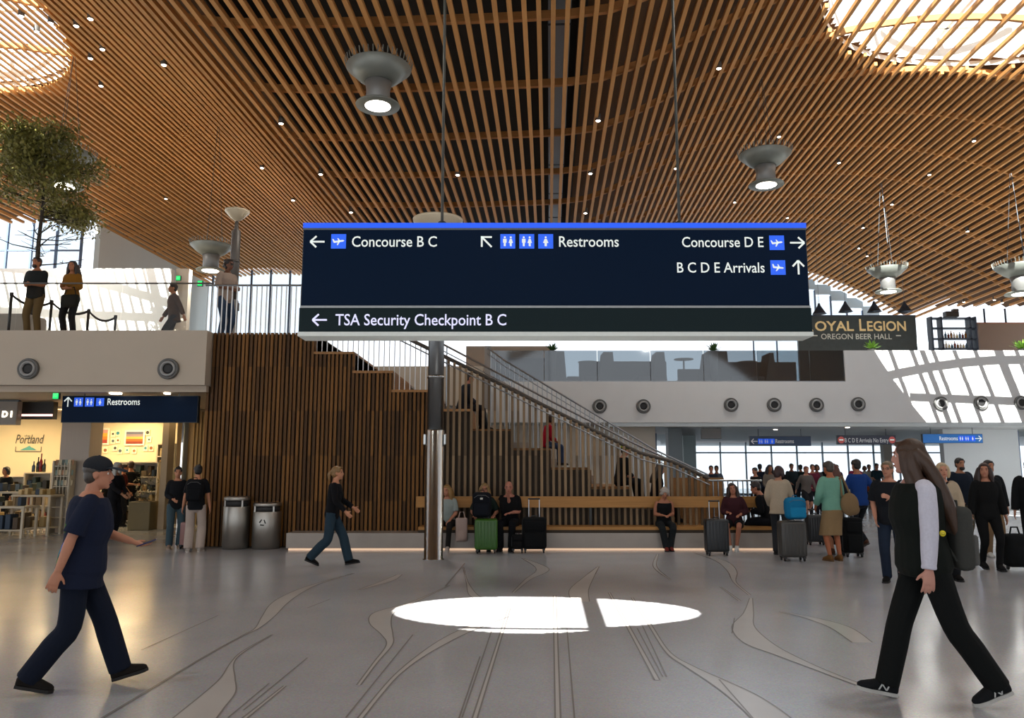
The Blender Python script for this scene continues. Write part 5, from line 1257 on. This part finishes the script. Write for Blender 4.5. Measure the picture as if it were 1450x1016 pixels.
# ---- foreground woman walking left
g2 = ground(1326, 995)
p2 = {'pel': (0, 0, .928), 'lean': 3, 'feet': ((-.08, -.36, .146, -20, 2), (.08, .27, .095, 10, -4)), 'hands': ((-.23, .07, .80), (.24, .02, .82)), 'head': (-34, -2, 0), 'curl': .4}
wom = person((g2.x, g2.y + .02), face(84), 1.825, 'woman with long brown hair, white sleeves and black vest walking left', p2, {'top': ('101512', 0, -.06, .0), 'vest': '101512', 'sleeve': 'c4c4d2', 'bottom': ('pants', '0e1111', 1.18), 'shoe': ('15171a', 'b4b4b0'), 'trainer': True, 'hair': 'long', 'hairc': '3a2618', 'len': .42}, 'b98878', .0085, fem=True, build=1.1)
b2 = to_world(wom, wom['neck'] - wom['up'] * .62 * wom['s'] - wom['fw'] * .225)
backpack(b2, rotz(face(84)), .30, .44, .13, '3c3d3a', 'grey backpack on the back of the long-haired woman', accent='565654')
bt = to_world(wom, wom['neck'] - wom['up'] * .36 * wom['s'] - wom['rt'] * .205 - wom['fw'] * .06)
bt_o = thing('badge', 'round yellow smiling badge pinned to the black vest', 'badge', bt, face(84)); MB().lathe([(.001, .006), (.018, .004), (.021, 0), (.021, -.004), (.001, -.004)], 18, M=roty(-math.pi / 2)).build('disc', plastic('d8c820', .4), bt_o, True)
INKB = plastic('20200a', .5)
for q in (-1, 1): MB().ell((-.0065, q * .006, .006), (.001, .002, .003), 6, 4).build('eye_dot', INKB, bt_o)
MB().tube([(-.0065, .010 * math.cos(math.pi + t * math.pi / 6), .001 + .010 * math.sin(math.pi + t * math.pi / 6)) for t in range(7)], .0012, 4).build('smile', INKB, bt_o)
# ---- woman walking past the slat wall
g = ground(468, 800)
person((g.x, g.y), face(-86), 1.66, 'woman in black top and flared jeans walking right past the slat wall', {'pel': (0, 0, .90), 'lean': 5, 'feet': ((-.07, .30, .09, 8, 0), (.07, -.34, .15, -22, 0)), 'hands': ((-.18, .34, .98), (.20, .26, .93)), 'head': (0, 0, 0)}, {'top': ('0b0c10', .96, -.10), 'bottom': ('pants', '22333f', 1.25), 'shoe': ('0c0b0b', '0a0a0a'), 'hair': 'pony', 'hairc': '7a5c34', 'len': .08}, 'b07a5c', .012, fem=True)
# ---- two women waiting by the corridor
g = ground(246, 776); person((g.x, g.y), face(-150), 1.62, 'woman in dark jacket and blue jeans facing her friend by the bins', {'hands': ((-.2, .2, .98), (.10, .24, 1.05)), 'head': (-10, -4, 0)}, {'top': ('14161a', .97, -.10), 'bottom': ('pants', '3c4e56', 1.15), 'shoe': ('8a7868', '9a8a7a'), 'hair': 'bun', 'hairc': '1a1412'}, 'b07a5c', .016, fem=True)
g = ground(274, 781); w2 = person((g.x, g.y), face(12), 1.66, 'person in white trousers seen from behind with black backpack', {'head': (20, 0, 0), 'feet': ((-.11, 0, .085, 0, 10), (.11, .02, .085, 0, -10))}, {'top': ('101216', .45, -.08), 'bottom': ('pants', 'a89a90', 1.4), 'shoe': ('a09890', 'b0a8a0'), 'hair': 'bun', 'hairc': '0e0c0b'}, 'b07a5c', .016, fem=True)
backpack(to_world(w2, w2['neck'] - w2['up'] * .48 * w2['s'] - w2['fw'] * .23), rotz(face(12)), .30, .42, .18, '0c0e12', 'black backpack worn by the person in white trousers')
g = ground(260, 778); suitcase(260, 777, .20, .52, .2, '9a7470', 'slim dusty pink suitcase between the two waiting women', handle=.3)
# ---- people in the shop
g = ground(157, 762); person((g.x, g.y), face(-100), 1.72, 'person with long white hair behind the capped man', {'hands': ((-.1, .3, 1.0), (.12, .32, 1.0))}, {'top': ('16161a', .9, -.08), 'bottom': ('pants', '17181c'), 'hair': 'long', 'hairc': 'b4b2aa', 'len': .3, 'beard': 'b8b6ae'}, 'a87858', .018)
for u, Y, f, H, l, wr, po in ((8, 20.8, 160, 1.62, 'shopper in black coat at the left edge of the shop', {'top': ('121414', .95, -.12), 'bottom': ('pants', '1a1a1c'), 'hair': 'bob', 'hairc': '14100e'}, {}),
                          (171, 21.6, -60, 1.70, 'shopper in dark red shirt reaching towards the gift shelf', {'top': ('4a1612', .5, -.08), 'bottom': ('pants', '15161a'), 'hair': 'short', 'hairc': '1c1410'}, {'hands': ((-.18, .38, 1.15), (.2, .2, .95))}),
                          (152, 22.4, 100, 1.66, 'shopper in black half hidden behind the capped man', {'top': ('161a1c', .9, -.08), 'bottom': ('pants', '101114'), 'hair': 'short', 'hairc': '2a1c14'}, {}),
                          (183, 22.2, 30, 1.78, 'shopper in black jacket browsing below the sunset print', {'top': ('0f1010', .95, -.08), 'bottom': ('pants', '15161a'), 'hair': 'short', 'hairc': '3a2818'}, {})):
    p = at(u, 700, Y); person((p.x, Y), face(f), H, l, po, wr, 'a87050', .024)
# ---- bench sitters
YB = 15.78
def bench_x(u, v=745): return at(u, v, YB).x
person((bench_x(634), YB), face(172), 1.62, 'blonde woman in pale tee seated on bench beside the steel column', SIT(head=(-18, -6, 0), hands=((-.10, .26, .62), (.10, .26, .62))), {'top': ('8a9490', .42, -.06), 'bottom': ('pants', '1c1a18', .85), 'shoe': ('a89c94', 'b0a8a0'), 'hair': 'long', 'hairc': '8a6a3c', 'len': .20}, 'b07a60', .015, fem=True)
person((bench_x(686), YB), face(180), 1.66, 'fair-haired woman with glasses seated behind the green suitcase', SIT(head=(0, -4, 0), hands=((-.2, .25, .7), (.2, .25, .7))), {'top': ('1e2a24', .45, -.06), 'bottom': ('pants', '14161c'), 'shoe': ('1c1c1c', '101010'), 'hair': 'long', 'hairc': '94784c', 'len': .18, 'glasses': 1}, 'a8745c', .015, fem=True)
person((bench_x(723), YB), face(168), 1.74, 'bald man in black shirt seated on bench with hand to chin', SIT(lean=16, head=(8, -10, 0), hands=((-.05, .30, .72), (-.02, .30, 1.02))), {'top': ('0c0c0e', .45, -.06), 'bottom': ('pants', '0e1014'), 'shoe': ('141414', '101010'), 'hair': 'bald'}, 'a8705c', .015, build=1.08)
person((bench_x(940), YB), face(180), 1.58, 'grey-haired woman in black tank top on bench looking at phone', SIT(lean=10, head=(0, -30, 0), hands=((-.07, .28, .74), (.07, .28, .74)), fx=.05), {'top': ('0e0e10', 0, -.06), 'bottom': ('pants', '1a1e20', 1.1), 'shoe': ('6a2a22', '101010'), 'hair': 'curly', 'hairc': '9a938a', 'low': 1}, 'a06a50', .015, fem=True)
person((bench_x(1040), YB), face(160), 1.66, 'woman in maroon top and black shorts seated beside black suitcase', SIT(lean=4, head=(12, 0, 8), hands=((-.14, .22, .72), (.10, .24, .76)), fx=.06), {'top': ('3a1c22', .9, -.08, .01), 'bottom': ('shorts', '131316'), 'shoe': ('d0d0cc', 'c8c8c4'), 'hair': 'long', 'hairc': '2a1a14', 'len': .22}, 'a87058', .015, fem=True)
person((bench_x(1093), YB + .02), face(60), 1.76, 'man in black jacket hunched on the bench end with back turned', SIT(lean=22, head=(10, -20, 0), kx=.38, hands=((-.1, .36, .72), (.1, .36, .74))), {'top': ('0c0d11', .97, -.10, .01), 'bottom': ('pants', '12141a'), 'shoe': ('b8b8bc', '303030'), 'hair': 'short', 'hairc': '1a1210'}, 'a87058', .015)
# ---- luggage by the bench
suitcase(688, 784, .43, .64, .28, '2f5a14', 'green hard-shell suitcase standing in front of the bench', handle=0)
p = ground(686, 784); backpack(V((p.x - .06, p.y + .14, .665)), rotz(0), .36, .47, .20, '0c0f16', 'black backpack with white tag set on the green suitcase', accent='10141c')
t = thing('luggage_tag', 'white tag hanging on the black backpack', 'tag', (p.x - .06, p.y - .03, 1.02)); MB().rbox((0, 0, 0), (.05, .006, .035), .002, 1).build('card', plastic('c8c8c0', .6), t); MB().tube([(0, 0, .017), (0, .01, .05)], .003, 5).build('loop', plastic('202020'), t)
suitcase(757, 783, .46, .66, .28, '0a0c0e', 'large black soft suitcase with raised handle left of the bench middle', handle=.34, soft=True)
suitcase(733, 783, .22, .34, .2, '0b0c0e', 'small black soft case beside the larger black suitcase', handle=0, soft=True)
suitcase(1018, 787, .42, .66, .26, '15181a', 'black ribbed suitcase in front of the woman in maroon', handle=.32)
t = thing('tote_bag', 'crumpled white tote bag hanging over the bench edge', 'bag', (bench_x(655), 15.46, .16)); mb = MB(); mb.rbox((0, 0, .24), (.24, .07, .46), .03, 2); mb.ell((.02, -.02, .12), (.11, .06, .10), 10, 8); remesh(mb, 'sack', cloth('b09a90'), t, .014); MB().tube([(-.06, 0, .46), (-.03, 0, .58), (.04, 0, .58), (.07, 0, .46)], .01, 6).build('strap', cloth('b09a90'), t)
# ---- people on the stair
def on_step(u, v, l, H, po, wr, f, sk='a87058', Y=17.0, fem=False):
    p = at(u, v, Y); z = steptop(p.x); return person((p.x, Y), face(f), H, l, po, wr, sk, .02, fem=fem, base=z)
SITS = SIT(z=.02, kx=.34, lean=12, hands=((-.1, .3, .2), (.1, .3, .2))); SITS['feet'] = ((-.1, .5, -.31, 0, 0), (.1, .52, -.31, 0, 0))
on_step(772, 622, 'child in red top sitting on the timber steps', 1.35, {**SITS, 'feet': ((-.1, .42, -.38, 0, 0), (.1, .44, -.38, 0, 0))}, {'top': ('b01830', .9, -.06), 'bottom': ('pants', '3a4a68'), 'shoe': ('303030', '202020'), 'hair': 'bob', 'hairc': '2a1812'}, -80, Y=16.6)
on_step(655, 560, 'person in pale shirt and dark jacket sitting high on the steps', 1.70, SITS, {'top': ('20242c', .9, -.06, .01), 'bottom': ('pants', '16181e'), 'hair': 'short', 'hairc': '1c1410'}, -70, Y=17.2)
on_step(877, 662, 'person in black with lime green cap sitting low on the steps', 1.68, SITS, {'top': ('101216', .9, -.06), 'bottom': ('pants', '14161a'), 'hair': 'short', 'hairc': '1c1410', 'cap': '90a018'}, -70, Y=17.0)
on_step(926, 688, 'person in dark clothes sitting near the foot of the steps', 1.66, SITS, {'top': ('15161c', .95, -.06), 'bottom': ('pants', '0f1114'), 'hair': 'long', 'hairc': '14100e', 'len': .2}, -80, Y=17.1, fem=True)
# ---- upper level
def upstairs(u, Y, l, H, po, wr, f, sk='a06848', fem=False, bw=1.0):
    p = at(u, 440, Y); return person((p.x, Y), face(f), H, l, po, wr, sk, .018, fem=fem, base=UP, build=bw)
upstairs(49, 16.75, 'man in dark tee and khaki trousers leaning on upper rail', 1.80, {'hands': ((-.05, .26, 1.10), (.08, .27, 1.08)), 'head': (-12, 0, 0)}, {'top': ('1e2222', .45, -.10), 'bottom': ('pants', '6a5434'), 'hair': 'short', 'hairc': '20140e', 'beard': '2a1810'}, 180, bw=1.08)
uw = upstairs(100, 16.9, 'woman in tan top and dark skirt holding bag at upper rail', 1.76, {'hands': ((-.10, .24, 1.08), (.10, .22, 1.15)), 'head': (10, 0, 0)}, {'top': ('7a5218', .9, -.06), 'bottom': ('pants', '14161a'), 'hair': 'long', 'hairc': '1a100c', 'len': .15}, 172, fem=True)
h_ = to_world(uw, uw['pel'] + V((-.12, .20, .0))); t = thing('handbag', 'dark handbag carried in front of the woman at the upper rail', 'bag', (h_.x, h_.y, h_.z - .12), face(172)); MB().rbox((0, 0, 0), (.40, .12, .28), .05, 3).build('bag_body', cloth('1a1c1a'), t, True); MB().tube([(-.14, 0, .12), (-.08, 0, .30), (.08, 0, .30), (.14, 0, .12)], .012, 6).build('bag_handle', cloth('1a1c1a'), t)
upstairs(247, 19.0, 'man in brown checked shirt walking on the upper level', 1.78, WALK(.2), {'top': ('4a3018', .95, -.14, .01), 'bottom': ('pants', '241c14'), 'hair': 'short', 'hairc': '1a120c'}, 120)
upstairs(318, 17.6, 'person in pale shirt beside the dark lamp column upstairs', 2.0, {'head': (0, -6, 0), 'hands': ((-.1, .26, 1.1), (.12, .26, 1.08))}, {'top': ('8a7a6e', .5, -.06), 'bottom': ('pants', '2a3a50'), 'hair': 'curly', 'hairc': '1a100c'}, -120, sk='6a4430')
# ---- right-hand group
g = ground(1122, 790); person((g.x, g.y + .55), face(-25), 1.64, 'woman in cream cardigan standing behind the grey suitcase', {'hands': ((-.2, .2, .95), (.18, .30, .98)), 'head': (-20, -10, 0)}, {'top': ('a89a86', .97, -.14, .015), 'bottom': ('pants', '2a2c30'), 'shoe': ('222222', '151515'), 'hair': 'bob', 'hairc': '2c1616'}, 'a87860', .016, fem=True)
sc1 = suitcase(1127, 795, .44, .68, .28, '3a3834', 'charcoal ribbed suitcase under the blue backpack', handle=0)
backpack(V((sc1.location.x + .08, sc1.location.y, .705)), rotz(.1), .36, .38, .20, '146a94', 'bright blue backpack lying on the charcoal suitcase', accent='1878a4')
suitcase(1158, 772, .36, .62, .26, '1c1e20', 'dark suitcase behind the woman in mint shirt', handle=.1)
g = ground(1183, 794); mw = person((g.x, g.y), face(8), 1.72, 'woman in mint shirt and tan skirt seen from behind', {'hands': ((-.2, .2, .95), (.12, .25, 1.0)), 'head': (10, -4, 0)}, {'top': ('6a9a88', .9, -.10, .012), 'bottom': ('skirt', '8a7252', 1.15), 'shoe': ('6a4a28', '5a4020'), 'hair': 'short', 'hairc': '3c352e'}, '9a5a3a', .015, fem=True)
h_ = to_world(mw, V((.24, -.14, .80))); t = thing('shoulder_bag', 'tan slouchy bag hanging on the shoulder of the woman in mint', 'bag', h_, face(8)); mb = MB(); mb.ell((0, 0, .17), (.17, .09, .20), 14, 10); mb.ell((.06, 0, .08), (.12, .08, .10), 12, 8); remesh(mb, 'bag_body', cloth('7a6448'), t, .016); MB().tube([(-.12, .02, .30), (-.10, .10, .62), (-.04, .13, .66), (.02, .0, .34)], .018, 6).build('bag_strap', cloth('7a6448'), t)
g = ground(1205, 790); person((g.x + .02, g.y + .6), face(-10), 1.68, 'auburn-haired woman in long dark dress beside the woman in mint', {'hands': ((-.1, .25, 1.0), (.22, .1, .9)), 'head': (20, 0, 0)}, {'top': ('1c2024', .5, -.06), 'bottom': ('skirt', '181c20', 1.75), 'shoe': ('4a3020', '302018'), 'hair': 'long', 'hairc': '4a2418', 'len': .12}, 'a06a4c', .016, fem=True)
suitcase(1212, 789, .34, .70, .24, '0e1011', 'black suitcase between the mint shirt and dark dress', handle=.25, soft=True)
g = ground(1222, 775); person((g.x, g.y), face(15), 1.80, 'man in royal blue shirt and dark trousers seen from behind', WALK(.16, -1), {'top': ('183a78', .6, -.08), 'bottom': ('pants', '14181e'), 'shoe': ('4a3024', '302018'), 'hair': 'short', 'hairc': '1c1612'}, 'a06a50', .017)
g = ground(1268, 824); person((g.x, g.y), face(150), 1.70, 'man in dark polo and blue trousers behind the long-haired woman', {'hands': ((-.02, .30, 1.22), (.20, .14, .92)), 'head': (-14, 0, 0)}, {'top': ('15181d', .46, -.10, .01), 'bottom': ('pants', '1c2636'), 'shoe': ('101010', '0c0c0c'), 'hair': 'short', 'hairc': '6a5a44', 'glasses': 1}, 'b07c64', .013, build=1.08)
g = ground(1347, 822); bw_ = person((g.x, g.y + .05), face(168), 1.68, 'fair-haired older woman in beige jacket and black trousers', {'hands': ((-.14, .28, 1.0), (.16, .27, 1.02))}, {'top': ('a0907a', .97, -.12, .012), 'bottom': ('pants', '16171a'), 'shoe': ('14110f', '0c0c0c'), 'hair': 'bob', 'hairc': 'b09a78'}, 'b07c64', .013, fem=True)
h_ = to_world(bw_, V((.20, .20, .78))); t = thing('shoulder_bag', 'black crossbody bag with orange trim on the beige jacket', 'bag', h_, face(168)); MB().rbox((0, 0, .1), (.26, .10, .20), .03, 2).build('bag_body', cloth('121416'), t, True); MB().bb((-.10, -.056, .16), (.10, -.05, .19)).build('trim', plastic('c88a20'), t); MB().tube([(.1, -.02, .2), (-.06, -.02, .46), (-.24, -.06, .62)], .012, 6, flat=.5).build('strap', cloth('121416'), t)
g = ground(1366, 775); person((g.x, g.y), face(185), 1.80, 'man in navy hooded sweatshirt and knit cap facing the viewer', {'hands': ((-.18, .2, .95), (.18, .2, .95))}, {'top': ('151c28', .97, -.10, .015), 'bottom': ('pants', '4a4438'), 'shoe': ('b0b0b0', '808080'), 'hair': 'short', 'hairc': '17181c', 'beard': '1c1410'}, '9a6a50', .018)
g = ground(1404, 806); person((g.x, g.y), face(170), 1.70, 'woman in all black with long dark hair walking forward', {'pel': (0, 0, .91), 'feet': ((-.07, .14, .09, 0, 0), (.08, -.12, .117, -10, 0)), 'hands': ((-.26, .06, .84), (.26, .04, .84)), 'head': (-20, 0, 0)}, {'top': ('0b0c0d', .97, -.10, .01), 'bottom': ('pants', '0a0b0c', .8), 'shoe': ('101012', '0a0a0a'), 'hair': 'long', 'hairc': '2a1812', 'len': .2}, 'a8745c', .014, fem=True)
g = ground(1418, 790); person((g.x, g.y + .2), face(176), 1.74, 'man in dark jacket just behind the woman in black', {'head': (10, 0, 0)}, {'top': ('14171a', .97, -.10, .01), 'bottom': ('pants', '7a6248'), 'shoe': ('b8b8b4', '909090'), 'hair': 'short', 'hairc': '120e0c'}, 'a06c50', .016)
g = ground(1470, 800); person((g.x, g.y), face(150), 1.74, 'person in black cut off by the right picture edge', {}, {'top': ('0e1012', .97, -.10, .015), 'bottom': ('pants', '121316'), 'shoe': ('121212', '0c0c0c'), 'hair': 'short', 'hairc': '14100e'}, 'a8745c', .014)
g = ground(1441, 806); t = thing('travel_bag', 'black bulging travel bag standing at the right picture edge', 'bag', (g.x, g.y, 0)); mb = MB(); mb.rbox((0, 0, .30), (.40, .26, .52), .09, 3); mb.ell((0, -.1, .22), (.15, .08, .16), 12, 8); remesh(mb, 'bag_body', cloth('0d0f10'), t, .016); MB().tube([(-.08, 0, .54), (-.05, 0, .66), (.05, 0, .66), (.08, 0, .54)], .014, 6).build('bag_handle', cloth('0d0f10'), t)
for q in (-1, 1): MB().lathe([(.01, -.012), (.035, -.012), (.035, .012), (.01, .012)], 12, (q * .15, 0, .036), roty(math.pi / 2)).build('wheel', plastic('101010', .6), t, True)
# ---- crowd in the lower hall
CROWD = [(1008, 26, 'person in dark top behind the picket fence, left one', '1c2230', 'short', '14100e', 170, 1.66), (1016, 27, 'person in grey-blue top behind the picket fence, right one', '48505e', 'short', '2a2018', 160, 1.66), (1072, 24, 'person in black leaning behind the bench end', '16181a', 'short', '1a1410', 120, 1.62),
         (1078, 29, 'person in dark navy with back to windows, left of the long-haired woman', '1a2030', 'short', '10131a', 0, 1.72), (1091, 23.5, 'long-haired woman in grey top facing forward in the crowd', '6a625a', 'long', '1c1a22', 180, 1.68), (1107, 28, 'person in black coat just right of the long-haired woman', '121416', 'bob', '14110f', 20, 1.66),
         (1122, 30, 'person in slate jacket beyond the woman in cream', '263034', 'short', '4a3a20', 180, 1.74), (1136, 31, 'person in dark green beyond the crowd, left of the striped pair', '1c2a28', 'short', '14110f', 10, 1.70), (1142, 25, 'woman in patterned grey top and shorts in the crowd', '5a5450', 'short', '6a3a2a', 190, 1.66),
         (1152, 26, 'person in maroon shirt in the middle of the crowd', '5a2030', 'short', '3a2a22', 170, 1.70), (1158, 29, 'person in grey sweater behind the maroon shirt', '4c5050', 'bob', '1c1614', 175, 1.70), (1172, 33, 'far person in black near the windows, behind mint shirt', '15171c', 'short', '14100e', 0, 1.72),
         (1186, 30, 'far person in plum top right of the mint shirt', '3a2030', 'short', '2a1c16', 180, 1.70), (1213, 26, 'person in crimson top left of the blue shirt', '6a1c38', 'short', '3a2a1c', 170, 1.78), (1232, 34, 'far walker in white tee with orange shorts near the windows', 'b0b0a8', 'short', '2a1c14', 180, 1.74),
         (1243, 33, 'far walker in dark teal jacket near the windows', '1c3038', 'short', '1a1412', 185, 1.76), (1226, 36, 'far person in pale pink top before the windows', '9a8088', 'bob', '6a4a2a', 175, 1.66), (1318, 27, 'person in dark clothes just right of the long brown hair', '20242a', 'short', '2a1814', 170, 1.74), (1331, 29, 'person in grey coat further behind the fair-haired woman', '4a4a48', 'bob', '7a6040', 180, 1.68)]
for i, (u, Y, l, c, hr, hcol, f, H) in enumerate(CROWD):
    p = at(u, 700, Y); sh = i in (8, 14)
    person((p.x, Y), face(f), H, l, WALK(.14, 1 if i % 2 else -1) if i % 3 == 2 else {'hands': ((-.24, .06, .82), (.14, .25, 1.0)) if i % 2 else ((-.1, .26, 1.02), (.12, .26, 1.0))}, {'top': (c, .46 if i % 2 else .95, -.08), 'bottom': ('shorts' if sh else 'pants', 'a05028' if i == 14 else ('1a1c22', '262a34', '15161a')[i % 3]), 'hair': hr, 'hairc': hcol, 'len': .18}, ('a87058', '8a5a40', 'b07c64')[i % 3], .026, fem=i % 3 == 1)
finish_pending()
# flat printed shapes on the back of the navy tee, laid on the shirt surface
bpy.context.view_layer.update()
for i, (J, sh, x, z, r, c) in enumerate(PRINTS):
    o = J['neck'] - J['up'] * z * J['s'] + J['rt'] * x - J['fw'] * .6
    mb = MB(); ok = True; ring = []
    for k in range(9):
        a = 2 * math.pi * k / 8; q = o if k == 8 else o + (J['rt'] * math.cos(a) * r * (1 + .35 * ((k * 7 + i) % 3 - 1)) + J['up'] * math.sin(a) * r * (1.2 + .35 * ((k * 5 + i) % 3 - 1)))
        hit, pt, nrm, _ = sh.ray_cast(q, J['fw'])
        if not hit: ok = False; break
        ring.append(pt + nrm * .0025)
    if ok: mb.add(ring, [(k, (k + 1) % 8, 8) for k in range(8)]).build('shirt_print', cloth(c), sh)
